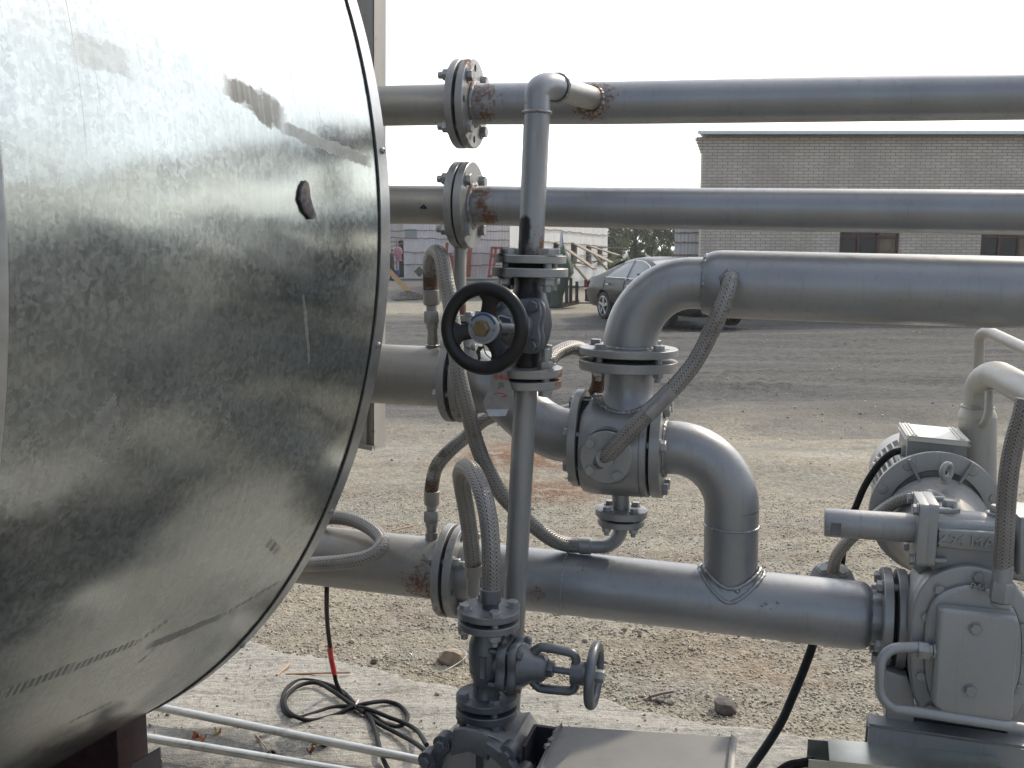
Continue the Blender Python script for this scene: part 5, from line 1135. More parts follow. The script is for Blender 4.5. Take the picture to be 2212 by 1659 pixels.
# white shed with propped shutters, running away to the right
S0 = ground(1150, 636); S1 = ground(1311, 609); sd_ = (S1 - S0).normalized(); sn = sd_.cross(TZ).normalized()
if sn.x < 0: sn = -sn
def onw(x, y, o=0.0):
    r = ray(x, y); p0 = S0 + sn * o; t = (p0 - CAMP).dot(sn) / r.dot(sn); return CAMP + r * t
s2 = thing('sheeted_shed', 'white vertical-sheeted shed with four narrow dark windows and propped-out shutters', 'shed', S0)
zt = onw(1250, 440).z
lo0, lo1 = S0 - sd_ * 3, S1
corr_wall('wall', lo0, lo1, 0, zt, M_shed2, s2, .2, .014)
mb = MB(); box(mb, (lo0 + lo1) / 2 - sn * 2.5 + TZ * (zt + .05), sd_, sn, TZ, (lo1 - lo0).length + .3, 5.6, .06); obj('roof', mb, M_roof, s2)
corr_wall('wall', lo1, lo1 - sn * 5, 0, zt, M_shed2, s2, .2, .014)
for ya, yb in ((495, 509), (521, 532.5)):
    rope(s2, onw(1165, ya - 1.2, .05), onw(1311, yb, .05), .03, .022)
rope(s2, onw(1240, 552, .05), onw(1311, 551, .05), .03, .018); rope(s2, onw(1200, 578, .05), onw(1311, 574, .05), .03, .018)
for i, (xa, xb, ya, yb) in enumerate(((1197, 1206.5, 523, 563), (1235, 1246, 526, 570), (1267.5, 1277, 531, 573.5), (1292, 1301, 533.5, 572.5))):
    p = onw(xa, ya, .03); q = onw(xb, ya, .03); L = (q - p).length; zb = onw((xa + xb) / 2, yb, .03).z; c = (p + q) / 2; c.z = (p.z + zb) / 2
    mb = MB(); box(mb, c, sd_, sn, TZ, L, .03, p.z - zb); obj('window', mb, M_dark, s2)
    # shutter hinged at the window head, propped outwards
    drop = (1.02, .80, .42, .05)[i]; out = (1.5, 1.6, 1.35, 1.25)[i]
    hinge = (p + q) / 2 + sn * .05; hinge.z = p.z; dr = (sn * out - TZ * drop).normalized(); nn = sd_.cross(dr).normalized(); LL = math.hypot(out, drop)
    shut = thing('propped_shutter', ('steepest propped shutter on the first window of the white shed, nearest the slim vertical pipe', 'steep propped shutter on the second window of the white shed', 'gently sloping propped shutter on the third window of the white shed', 'nearly level propped shutter on the far window of the white shed')[i], 'shutter', hinge, 'shutters propped out from the white shed')
    mb = MB(); box(mb, hinge + dr * LL / 2, sd_, dr, nn, L * .85, LL, .012); obj('panel', mb, M_panel, shut)
    mb = MB()
    for s in (-1, 0, 1): box(mb, hinge + dr * LL / 2 + sd_ * s * L * .42 + nn * .025, sd_, dr, nn, .03, LL + .1, .03)
    obj('batten', mb, M_wood, shut)
    rope(shut, hinge + dr * LL * .9, onw((xa + xb) / 2 + 2, yb - 3, .05), .0, .02, 'prop', M_wood, 4)
for a, b_, w__, lb in (((1241, 574), (1275, 614), .05, 'thick timber pole leaning beside the green tarpaulin'), ((1284, 552), (1312, 583), .045, 'timber pole leaning on the end of the white shed behind the car')):
    mb = MB(); p = onw(*a, 1.4); q = ground(b_[0], min(b_[1], 640)) if b_[1] > 600 else onw(*b_, 1.6); tube(mb, [p, q], w__, 8); o = obj('timber_pole', mb, M_wood); tag(o, lb, 'pole')
# rust-red steel frames against the pink shed
YR = YS - .5
def rp(x, y, dy=0.0): return back(x, y, YR + dy)
def beam(name, label, segs, w):
    t = thing(name, label, 'frame', rp(segs[0][0][0], 603)); 
    for a, b_ in segs: mb = MB(); p, q = rp(*a), rp(*b_); d = (q - p).normalized(); s = d.cross(YW).normalized(); box(mb, (p + q) / 2, s, YW, d, w, .12, (q - p).length); obj('bar', mb, M_redst, t)
    return t
beam('gate_frame', 'rust-red steel beam with bent bars leaning on the pink shed behind the drop pipe', [((966, 524), (963, 560)), ((963, 540), (971, 603)), ((972, 548), (976, 603)), ((978, 552), (981, 603))], .16)
beam('leaning_girder', 'single upright rust-red steel beam against the pink shed', [((1015, 537), (1011, 603))], .24)
beam('gate_frame', 'rust-red rectangular steel gate frame leaning on the pink shed beside the upper valve', [((1063, 533), (1055, 603)), ((1063, 535), (1128, 537)), ((1071, 535), (1067, 580)), ((1062, 553), (1120, 555)), ((1056, 601), (1068, 590)), ((1126, 537), (1122, 603))], .13)
# shirt on a line, people, small things in front of the shed
YC = YS - 3
def cp_(x, y, dy=0.0): return back(x, y, YC + dy)
st = thing('hanging_shirt', 'pink shirt hanging on a line by the dark doorway', 'shirt', cp_(859, 565))
o = cp_(859, 548); m1 = (cp_(860, 548) - o).length
mb = MB(); sp = [(-4, 14), (4, 14), (9, 10), (10.5, 0), (7.5, -1), (8, -13), (11, -15), (-4, -19), (-5, -8), (-7, -3), (-10, -4), (-8, 8)]
prism(mb, o, XW, TZ, -YW, [(a * m1, b_ * m1) for a, b_ in sp][::-1], -.08, .08, .03, 3); obj('cloth', mb, plain('faded_pink_cloth', (.55, .26, .30), .85, 0, 8, .15, .3), st)
mb = MB(); tube(mb, [cp_(820, 535), cp_(845, 533), cp_(873, 525)], .02, 6); obj('line', mb, M_wood, st); mb = MB(); tube(mb, [cp_(857, 605), cp_(856.5, 517)], .03, 6); obj('pole', mb, M_wood, st)
def person(label, base, h, face, shirt, trous, skin=(.25, .15, .10), lean=0.0):
    s = h / 1.7; f = V((math.cos(face), math.sin(face), 0)); r = V((f.y, -f.x, 0)); P = []; E_ = []; Rr = []
    def a(x, y, z, rd, par=None):
        P.append(base + r * x * s + f * y * s + TZ * z * s); Rr.append(rd * s)
        if par is not None: E_.append((par, len(P) - 1))
        return len(P) - 1
    pel = a(0, 0, .92, .13); ch = a(0, .02, 1.18, .13, pel); sh_ = a(0, .0, 1.40, .10, ch); nk = a(0, .01, 1.48, .052, sh_); hd = a(0, .03, 1.58, .085, nk); a(0, .02, 1.65, .07, hd)
    for sd in (-1, 1):
        s_ = a(.17 * sd, 0, 1.38, .06, sh_); e_ = a(.22 * sd, .02, 1.12, .042, s_); w_ = a(.22 * sd, .16 + .03 * sd, .90, .032, e_); a(.21 * sd, .22 + .03 * sd, .84, .035, w_)
        hp = a(.09 * sd, 0, .84, .10, pel); kn_ = a(.10 * sd, .06 * sd + .02, .47, .065, hp); an_ = a(.11 * sd, .04 * sd, .09, .045, kn_); a(.12 * sd, .04 * sd + .14, .035, .04, an_)
    me = bpy.data.meshes.new('b'); me.from_pydata(P, E_, []); o = bpy.data.objects.new('b', me); COL.objects.link(o)
    m = o.modifiers.new('s', 'SKIN'); 
    for i, q in enumerate(me.skin_vertices[0].data): q.radius = (Rr[i], Rr[i]); q.use_root = (i == 0)
    o.modifiers.new('u', 'SUBSURF').levels = 1; bpy.context.view_layer.update()
    m2 = bpy.data.meshes.new_from_object(o.evaluated_get(bpy.context.evaluated_depsgraph_get())); bpy.data.objects.remove(o)
    zs = [(v.co.z - base.z) / s for v in m2.vertices]; V_ = [v.co.copy() for v in m2.vertices]; F_ = [tuple(p.vertices) for p in m2.polygons]
    t = MB(); t.add(V_, F_); ob = obj('person', t, plain('skin', skin, .6, 0, 10, .1), sharp=80)
    me = ob.data
    for mt in (plain('shirt', shirt, .8, 0, 8, .2), plain('trousers', trous, .8, 0, 8, .2), plain('hair', (.02, .018, .016), .6), plain('shoe', (.03, .03, .03), .6)): me.materials.append(mt)
    for p in me.polygons:
        c = sum((me.vertices[i].co for i in p.vertices), V()) / len(p.vertices); z = (c.z - base.z) / s; q = c - base; q.z = 0
        p.material_index = 4 if z < .08 else 2 if z < .93 and q.length < .32 * s and not (abs(q.dot(r)) > .17 * s and z > .78) else 1 if z < 1.45 and not (abs(q.dot(r)) > .19 * s and z < 1.1) else 0
        if z > 1.56 and q.dot(f) < .06 * s or z > 1.68: p.material_index = 3
    tag(ob, label, 'person'); return ob
pb = ground(847, 607); person('person in dark clothes walking past the pink shirt, mostly hidden by the tank rim', V((pb.x, pb.y, 0)), 1.72, 0.3, (.03, .03, .035), (.05, .045, .045))
pb = ground(926, 606); person('dark-haired person in white shirt behind the looped hose, by the pink shed', V((pb.x, pb.y, 0)), 1.72, 1.2, (.60, .62, .64), (.08, .08, .10))
mb = MB(); c = cp_(852, 590); box(mb, V((c.x, c.y, .45)), XW, YW, TZ, .5, .5, .22, .03); box(mb, V((c.x, c.y, .2)), XW, YW, TZ, .4, .4, .05, .01)
for a in (-1, 1):
    for b_ in (-1, 1): cyl(mb, V((c.x + a * .2, c.y + b_ * .2, 0)), V((c.x + a * .2, c.y + b_ * .2, .36)), .02, 8)
tag(obj('stool', mb, plain('blue_plastic', (.05, .09, .25), .5)), 'small blue stool under the hanging pink shirt', 'stool')
c = ground(906, 603); mb = MB(); hh = .45; box(mb, c + TZ * .42, (XW + TZ).normalized(), YW, (TZ - XW).normalized(), .42, .05, .42, .01); cyl(mb, c + V((.2, 0, .6)), c + V((.7, .1, 1.1)), .015, 8)
tag(obj('shovel', mb, plain('green_blade', (.10, .16, .11), .6, .3)), 'green square-bladed shovel tilted by the foot of the pink shed', 'shovel')
# plank on dirt heap
g_ = ground(893, 642); tpq = back(838, 582, g_.y + 1.0); d = (tpq - g_).normalized(); s_ = d.cross(YW).normalized(); mb = MB(); box(mb, g_.lerp(tpq, .5), s_, s_.cross(d), d, .16, .05, (tpq - g_).length, .005); tag(obj('timber_plank', mb, M_wood2), 'yellowish timber plank leaning into a low dirt heap beside the tank rim', 'plank')
def heap(name, label, c, rx, ry, h, mat, sd, cat='dirt heap'):
    mb = MB(); vs = []; fs = []; n, m = 36, 10; rr_ = random.Random(sd)
    for j in range(m + 1):
        for i in range(n):
            t = 2 * PI * i / n; f_ = j / m; w = 1 + .18 * math.sin(3 * t + sd) + .1 * math.sin(7 * t + 2)
            vs.append(c + V((math.cos(t) * rx * w * f_, math.sin(t) * ry * w * f_, h * (1 - f_ ** 1.6) * (1 + rr_.uniform(-.2, .2)) - .02)))
    for j in range(m):
        for i in range(n): fs.append((j * n + i, j * n + (i + 1) % n, (j + 1) * n + (i + 1) % n, (j + 1) * n + i))
    mb.add(vs, fs); o = obj(name, mb, mat, sharp=60); tag(o, label, cat); return o
M_dirt = plain('dirt', (.13, .115, .095), .95, 0, 9, .4, .8, .05)
hc_ = ground(880, 643); heap('dirt_heap', 'low grey brown heap of dirt under the leaning plank', hc_, .62, .9, .22, M_dirt, 1)

# green tarpaulin-covered machine on timber skids, ladder behind
tb0 = ground(1212, 664); u_ = 1 / 2150 * tb0.y
tcv = thing('covered_machine', 'timber-framed machine draped with a green tarpaulin, standing left of the parked car', 'covered machine', tb0)
def tq(x, y, dy=0.0): return back(x, y, tb0.y + dy)
mb = MB(); rings = []
lev = [(662, 1180, 1217, .55), (640, 1180, 1218, .55), (610, 1180, 1228, .5), (590, 1178, 1240, .45), (568, 1182, 1237, .4), (552, 1195, 1229, .3), (540, 1207, 1223, .15), (531, 1216, 1221, .04)]
n = 40; vs = []; fs = []
for j, (y, xa, xb, dp) in enumerate(lev):
    a_, b_ = tq(xa, y), tq(xb, y); cx = (a_ + b_) / 2; hw = (b_ - a_).length / 2
    for i in range(n):
        t = 2 * PI * i / n; fold = 1 + .09 * math.sin(t * 7 + j * .5) * (1 - j / 9) + random.uniform(-.02, .02)
        vs.append(V((cx.x + hw * math.copysign(abs(math.cos(t)) ** .7, math.cos(t)) * fold, tb0.y + .5 + dp * math.copysign(abs(math.sin(t)) ** .7, math.sin(t)) * fold, cx.z + random.uniform(-.01, .01))))
for j in range(len(lev) - 1):
    for i in range(n): fs.append((j * n + i, j * n + (i + 1) % n, (j + 1) * n + (i + 1) % n, (j + 1) * n + i))
fs.append(tuple((len(lev) - 1) * n + i for i in range(n))); mb.add(vs, fs); obj('tarpaulin', mb, plain('dark_green_canvas', (.045, .075, .055), .8, 0, 6, .3, .3, .02), tcv, sharp=50)
for k, x in enumerate((1224, 1233, 1246)): mb = MB(); p = tq(x, 655 - k, .1 * k); q = tq(x, 592 + k * 8, .1 * k); box(mb, (p + q) / 2, XW, YW, TZ, .085, .1, (q - p).length, .004); obj('post', mb, plain('black_timber', (.03, .028, .025), .8), tcv)
mb = MB(); p, q = tq(1214, 660), tq(1249, 652, .3); d = (q - p).normalized(); box(mb, (p + q) / 2, d, d.cross(TZ), TZ, (q - p).length, .1, .12, .004); p, q = tq(1226, 620, .5), tq(1250, 618, .5); box(mb, (p + q) / 2, XW, YW, TZ, (q - p).length, .5, .06, .004); obj('skid', mb, plain('dusty_timber', (.17, .13, .10), .85, 0, 20, .3), tcv)
mb = MB(); p = ground(1232, 657); box(mb, V((p.x + .2, p.y, .04)), XW, YW, TZ, 1.0, .12, .05, .004); tag(obj('loose_board', mb, M_wood), 'loose board lying on gravel right of the tarpaulin-covered machine', 'board')
la = thing('step_ladder', 'white metal step ladder standing behind the green tarpaulin', 'ladder', back(1213, 600, 31.0)); la.location.z = 0
ap = back(1213, 501, 31.0)
M_alu = plain('pale_aluminium', (.55, .56, .57), .4, .5)
for (fx, dy, nm) in ((1197, -.0, 'rail'), (1207, -.5, 'rail'), (1224, .5, 'rail'), (1230, .3, 'rail')):
    f_ = back(fx, 540, 31.0 + dy); f_.z = 0; mb = MB(); d = (ap - f_).normalized(); box(mb, (ap + f_) / 2, d.cross(YW).normalized(), YW, d, .05, .05, (ap - f_).length); obj('rail', mb, M_alu, la)
mb = MB()
for k in range(1, 6): z = ap.z * k / 6; f_ = 1 - k / 6; a_ = back(1197, 540, 31.0).lerp(ap, k / 6); b_ = back(1207, 540, 30.5).lerp(ap, k / 6); a_.z = b_.z = z; tube(mb, [a_, b_], .03, 6)
obj('tread', mb, M_alu, la)

# ------------------------------------------------------------------ trees
def mk_leaf():
    b = NB('eucalyptus_leaves'); at_ = b.n('ShaderNodeAttribute', _attribute_name='tint', _attribute_type='GEOMETRY').outputs['Fac']
    c = b.ramp(at_, (0.0, (.06, .095, .035)), (.55, (.12, .165, .07)), (1.0, (.20, .21, .10))); b.set(col=c, rough=.6)
    tr = b.n('ShaderNodeBsdfTranslucent', Color=c); mx = b.n('ShaderNodeMixShader', i0=.3, i1=b.b, i2=tr); b.t.links.new(mx.outputs[0], b.t.nodes['Material Output'].inputs[0]); return b.m
M_leaf = mk_leaf(); M_bark = plain('grey_bark', (.16, .14, .12), .9, 0, 6, .3)
def tree(label, x, Y, z0, z1, w, nleaf, sd, name='eucalyptus_tree'):
    R_ = np.random.default_rng(sd); b0 = back(x, 540, Y); b0.z = 0; t = thing(name, label, 'tree', b0, 'trees behind the car')
    mb = MB(); P = [b0 + V((math.sin(i * .9 + sd) * .06 * i / 4, 0, (z1 * .92) * i / 8)) for i in range(9)]; tube(mb, P, [.11 * (1 - .8 * i / 8) + .012 for i in range(9)], 8)
    cl = []
    for k in range(34):
        f_ = R_.random() ** .85; z = z0 + .25 + (z1 - z0 - .25) * f_ ** 1.25; rad_ = w * (.55 + .45 * math.sin(PI * min(1, f_ * .8 + .18))) * R_.random() ** .5; a = R_.random() * 2 * PI
        c = b0 + V((math.cos(a) * rad_, math.sin(a) * rad_, z)); cl.append((c, (.28 + .30 * R_.random()) * w / 1.1))
        s = b0 + V((0, 0, max(z0 * .6, z - .5))); tube(mb, [s, s.lerp(c, .5) + TZ * .08, c], [.035, .02, .008], 5)
    obj('trunk', mb, M_bark, t)
    vs = []; fs = []; tints = []
    for k in range(nleaf):
        c, r = cl[R_.integers(len(cl))]; d = R_.normal(size=3); d /= np.linalg.norm(d); rr_ = r * R_.random() ** .45
        p = np.array(c) + d * rr_ * np.array([1, 1, 1.25]); a = R_.normal(size=3) * .35 + np.array([0, 0, -1]); a /= np.linalg.norm(a); s = np.cross(a, R_.normal(size=3)); s /= np.linalg.norm(s)
        L = .11 + .09 * R_.random(); W_ = .034 + .024 * R_.random(); i = len(vs); vs += [p - s * W_ * .3, p + a * L * .5 + s * W_, p + a * L, p + a * L * .5 - s * W_]; fs.append((i, i + 1, i + 2, i + 3)); tints += [float(R_.random())] * 4
    m_ = MB(); m_.add([V(v) for v in vs], fs); o = obj('crown', m_, M_leaf, t, smooth=False); o.data.attributes.new('tint', 'FLOAT', 'POINT').data.foreach_set('value', tints); return t
tree('broad dark eucalyptus tree, leftmost of the trees, right behind the end of the white shed', 1328, 60, .6, 4.6, 1.15, 6800, 1)
tree('full eucalyptus tree above the rear of the parked car', 1374, 62, .7, 4.75, .85, 6000, 2)
tree('slender eucalyptus tree with a bare lower trunk above the car roof', 1410, 64, 1.3, 4.8, .62, 4600, 3)
tree('eucalyptus tree partly hidden by the white sheeted annex', 1445, 61, .9, 4.6, .8, 5200, 4)
def shrub(label, x, Y, h, w, sd):
    return tree(label, x, Y, .1, h, w, 1800, sd, 'shrub')
for k, (x, h, w, lb) in enumerate(((1318, 1.1, .8, 'low pale shrub growing at the corner of the white shed'), (1352, .9, .7, 'low shrub at the foot of the trees, just left of the car roof'), (1420, .8, .7, 'low shrub behind the car roof'))):
    s_ = shrub(lb, x, 56, h, w, 20 + k); s_['category'] = 'shrub'; s_['group'] = 'shrubs under the trees'

# ------------------------------------------------------------------ parked car
def mk_carpaint():
    b = NB('dusty_black_car_paint'); co = b.obco(); n = b.noise(3, co, 4); s = b.n('ShaderNodeSeparateXYZ', Vector=co)
    geo = b.n('ShaderNodeNewGeometry'); nz_ = b.n('ShaderNodeSeparateXYZ', Vector=geo.outputs['Normal']).outputs[2]
    dust = b.math('ADD', b.math('MULTIPLY', b.rng(nz_, .1, .95), .34), b.math('MULTIPLY', b.noise(6, co, 5), .05)).outputs[0]
    b.set(col=b.mix(dust, c4(.012, .012, .013), c4(.28, .27, .25)), rough=b.rng(dust, 0, .5, .25, .45), coat=.12, spec=.28); return b.m
M_car = mk_carpaint(); M_cglass = plain('dusty_car_glass', (.10, .115, .115), .16, .0, 4, .2, coat=.8); M_chrome = plain('chrome', (.55, .55, .55), .15, 1.0); M_tyre = plain('tyre_rubber', (.02, .02, .02), .8); M_rim = plain('alloy_wheel', (.42, .43, .44), .3, .8); M_lamp = plain('red_tail_lamp', (.28, .02, .02), .2, coat=.6); M_head = plain('headlamp_glass', (.45, .47, .48), .1, .3, coat=.8)
BETA = rad(22); rw = ground(1309, 690); hF = V((math.sin(BETA), -math.cos(BETA), 0)); hS = V((-math.cos(BETA), -math.sin(BETA), 0))   # hS: towards the viewer's side
CO = rw - hS * .80       # centre line under the rear axle
def cl_(x, y, z): return CO + hF * x + hS * y + TZ * z
car = thing('parked_car', 'dusty black four-door saloon car parked nose to the right behind the pipe elbow', 'car', CO)
st_ = [(-1.10, .42, .62, .62, .72), (-1.08, .30, .78, .86, .80), (-.98, .26, .90, .95, .85), (-.70, .24, .97, 1.00, .89), (-.45, .24, .975, 1.035, .90), (-.15, .24, .965, 1.16, .91), (.15, .24, .955, 1.30, .91), (.45, .24, .95, 1.39, .91), (.8, .24, .945, 1.445, .91), (1.2, .24, .94, 1.46, .91), (1.6, .24, .93, 1.43, .91), (1.9, .24, .92, 1.35, .91), (2.2, .24, .915, 1.20, .91), (2.5, .24, .91, 1.04, .905), (2.75, .24, .90, .965, .90), (3.1, .24, .84, .90, .89), (3.4, .24, .78, .82, .87), (3.6, .26, .70, .73, .82), (3.70, .32, .62, .64, .70), (3.73, .40, .56, .57, .55)]
def sect(b_, belt, top, hw):
    k = min(1, max(0, (top - belt - .04) / .42)); ry = hw * (.90 - .24 * k)
    return [(0, b_), (hw * .80, b_), (hw * .91, b_ + .12 * (belt - b_)), (hw * .965, b_ + .36 * (belt - b_)), (hw, b_ + .68 * (belt - b_)), (hw * .93, belt), (hw * .93 + (ry - hw * .93) * .5, belt + (top - belt) * .48), (ry, belt + (top - belt) * .88), (ry * .82, top - .004), (ry * .4, top + .012 * (1 if k > .2 else .6)), (0, top + .018)]
bm = bmesh.new(); rings = []
for x, b_, belt, top, hw in st_:
    h = sect(b_, belt, top, hw); full = h + [(-y, z) for y, z in h[1:-1]][::-1]; rings.append([bm.verts.new(V((x, y, z))) for y, z in full])
for a, b_ in zip(rings[:-1], rings[1:]):
    for i in range(len(a)): bm.faces.new((a[i], a[(i + 1) % len(a)], b_[(i + 1) % len(a)], b_[i]))
bm.faces.new(rings[0][::-1]); bm.faces.new(rings[-1]); bmesh.ops.recalc_face_normals(bm, faces=bm.faces[:])
cme = bpy.data.meshes.new('c'); bm.to_mesh(cme); bm.free(); cob = bpy.data.objects.new('c', cme); COL.objects.link(cob); ss = cob.modifiers.new('s', 'SUBSURF'); ss.levels = 2
cut = []
for x in (0, 2.74):
    for s in (-1, 1):
        t_ = MB(); cyl(t_, V((x, s * .55, .33)), V((x, s * 1.1, .33)), .375, 40); o_ = obj('cut', t_, None, smooth=False); md = cob.modifiers.new('b', 'BOOLEAN'); md.object = o_; md.operation = 'DIFFERENCE'; md.solver = 'EXACT'; cut.append(o_)
bpy.context.view_layer.update(); m2 = bpy.data.meshes.new_from_object(cob.evaluated_get(bpy.context.evaluated_depsgraph_get()))
mb = MB(); mb.add([cl_(*v.co) for v in m2.vertices], [tuple(p.vertices) for p in m2.polygons])
for o_ in cut + [cob]: bpy.data.objects.remove(o_)
obj('body', mb, M_car, car, sharp=40)
def side_y(x, z):
    import bisect
    xs = [s_[0] for s_ in st_]; i = max(1, min(len(xs) - 1, bisect.bisect(xs, x))); f_ = (x - xs[i - 1]) / (xs[i] - xs[i - 1]); P_ = [a + (b__ - a) * f_ for a, b__ in zip(st_[i - 1], st_[i])]; h = sect(*P_[1:])[2:9]
    for (y0, z0), (y1, z1) in zip(h[:-1], h[1:]):
        if z0 <= z <= z1: return y0 + (y1 - y0) * (z - z0) / max(1e-6, z1 - z0)
    return h[-1][0]
def side_panel(pts, mat, name, s=1, pr=.006, trim=True):
    mb = MB(); P_ = crom([V((a, b__, 0)) for a, b__ in pts + pts[:1]], 5)[:-1]; P_ = [cl_(p.x, s * (side_y(p.x, p.y) + pr), p.y) for p in P_]; c = sum(P_, V()) / len(P_) + hS * s * .006; n_ = len(P_)
    mb.add(P_ + [c], [(i, (i + 1) % n_, n_) for i in range(n_)] if s > 0 else [((i + 1) % n_, i, n_) for i in range(n_)]); g_ = obj(name, mb, mat, car, sharp=60)
    if trim: mb = MB(); tube(mb, P_, .013, 6, closed=True); obj('window_trim', mb, M_chrome, g_)
for s in (1, -1):
    side_panel([(.02, .995), (.02, .995), (.18, 1.10), (.42, 1.24), (.70, 1.335), (.98, 1.37), (1.02, 1.36), (1.02, .985), (1.02, .985), (.5, .985)], M_cglass, 'side_window', s)
    side_panel([(1.09, .98), (1.09, .98), (1.08, 1.36), (1.12, 1.375), (1.45, 1.36), (1.75, 1.27), (2.02, 1.12), (2.2, .98), (2.2, .97), (1.7, .97)], M_cglass, 'side_window', s)
    for x in (.12, 1.12): mb = MB(); box(mb, cl_(x + .12, s * (side_y(x + .12, .84) + .02), .84), hF, hS, TZ, .17, .025, .028, .008); obj('door_handle', mb, M_chrome, car)
    mb = MB(); tube(mb, [cl_(x, s * (side_y(x, .34) + .004), .34) for x in (.42, .8, 1.2, 1.6, 2.0, 2.3)], .010, 6); obj('side_moulding', mb, M_chrome, car)
    for x in (.98, 2.15): mb = MB(); tube(mb, [cl_(x + (.08 if z < .6 else 0), s * (side_y(x, z) + .001), z) for z in (.32, .45, .6, .75, .93)], .005, 5); obj('door_gap', mb, M_dark, car)
    mb = MB(); tube(mb, [cl_(.02 - .0, s * (side_y(.02, z) + .001), z) for z in (.72, .8, .93)], .005, 5); obj('door_gap', mb, M_dark, car)
    mb = MB(); box(mb, cl_(2.12, s * 1.0, 1.02), hF, hS, TZ, .12, .2, .13, .03, 3); obj('mirror', mb, M_car, car)
    mb = MB(); box(mb, cl_(-.985, s * .735, .815), hF, hS, TZ, .13, .20, .11, .03, 3); obj('tail_lamp', mb, M_lamp, car)
    mb = MB(); box(mb, cl_(3.54, s * .66, .64), (hF - hS * s * .35).normalized(), (hS * s + hF * s * .0).normalized(), TZ, .20, .34, .14, .03, 3); obj('headlight', mb, M_head, car)
    for x in (0, 2.74):
        wc_ = cl_(x, s * .79, .325); wt = thing('wheel', '', '', wc_); del wt['label']; del wt['category']
        bpy.data.objects.remove(wt)
        mb = MB(); lathe(mb, wc_ - hS * s * .10, hS * s, [(.20, 0), (.30, .005), (.323, .03), (.325, .1), (.323, .17), (.30, .195), (.235, .2), (.225, .17)], 40); wh_ = obj('wheel', mb, M_tyre, car)
        mb = MB(); o2 = wc_ + hS * s * .085; lathe(mb, o2, hS * s, [(.228, -.06), (.232, .012), (.215, .014), (.205, .0), (.2, -.05)], 40)
        for k in range(5):
            q = 2 * PI * k / 5 + .3; d = hF * math.cos(q) + TZ * math.sin(q); box(mb, o2 + d * .115, d, d.cross(hS), hS, .20, .055, .02, .006)
        lathe(mb, o2, hS * s, [(.055, -.02), (.05, .014), (0, .016)], 20); obj('rim', mb, M_rim, wh_); mb = MB(); lathe(mb, o2 - hS * s * .06, hS * s, [(0, 0), (.21, 0)], 30); obj('brake_disc', mb, M_dark, wh_)
# windscreen, rear window, grille, bumper strip
def top_z(x):
    xs = [s_[0] for s_ in st_]
    for i in range(len(xs) - 1):
        if xs[i] <= x <= xs[i + 1]: f_ = (x - xs[i]) / (xs[i + 1] - xs[i]); return st_[i][3] + (st_[i + 1][3] - st_[i][3]) * f_
for nm, xs in (('windscreen', [1.78, 2.0, 2.2, 2.4, 2.56]), ('rear_window', [-.32, -.15, .05, .25, .42])):
    mb = MB(); vs = []
    for x in xs:
        w_ = .60 + .14 * (1 - min(1, (top_z(x) - .98) / .42))
        for k in range(7): y = w_ * (k / 3 - 1); vs.append(cl_(x, y, top_z(x) + .022 - .03 * (k / 3 - 1) ** 2))
    mb.add(vs, [(i * 7 + k, i * 7 + k + 1, i * 7 + k + 8, i * 7 + k + 7) for i in range(4) for k in range(6)]); obj(nm, mb, M_cglass, car, sharp=80)
mb = MB(); box(mb, cl_(3.70, 0, .60), hF, hS, TZ, .06, .62, .12, .015); obj('grille', mb, M_chrome, car); mb = MB(); box(mb, cl_(3.71, 0, .36), hF, hS, TZ, .06, 1.1, .12, .02); obj('air_intake', mb, M_dark, car)
mb = MB(); box(mb, cl_(-1.06, 0, .52), hF, hS, TZ, .12, 1.5, .20, .05, 3); obj('rear_bumper', mb, M_car, car)

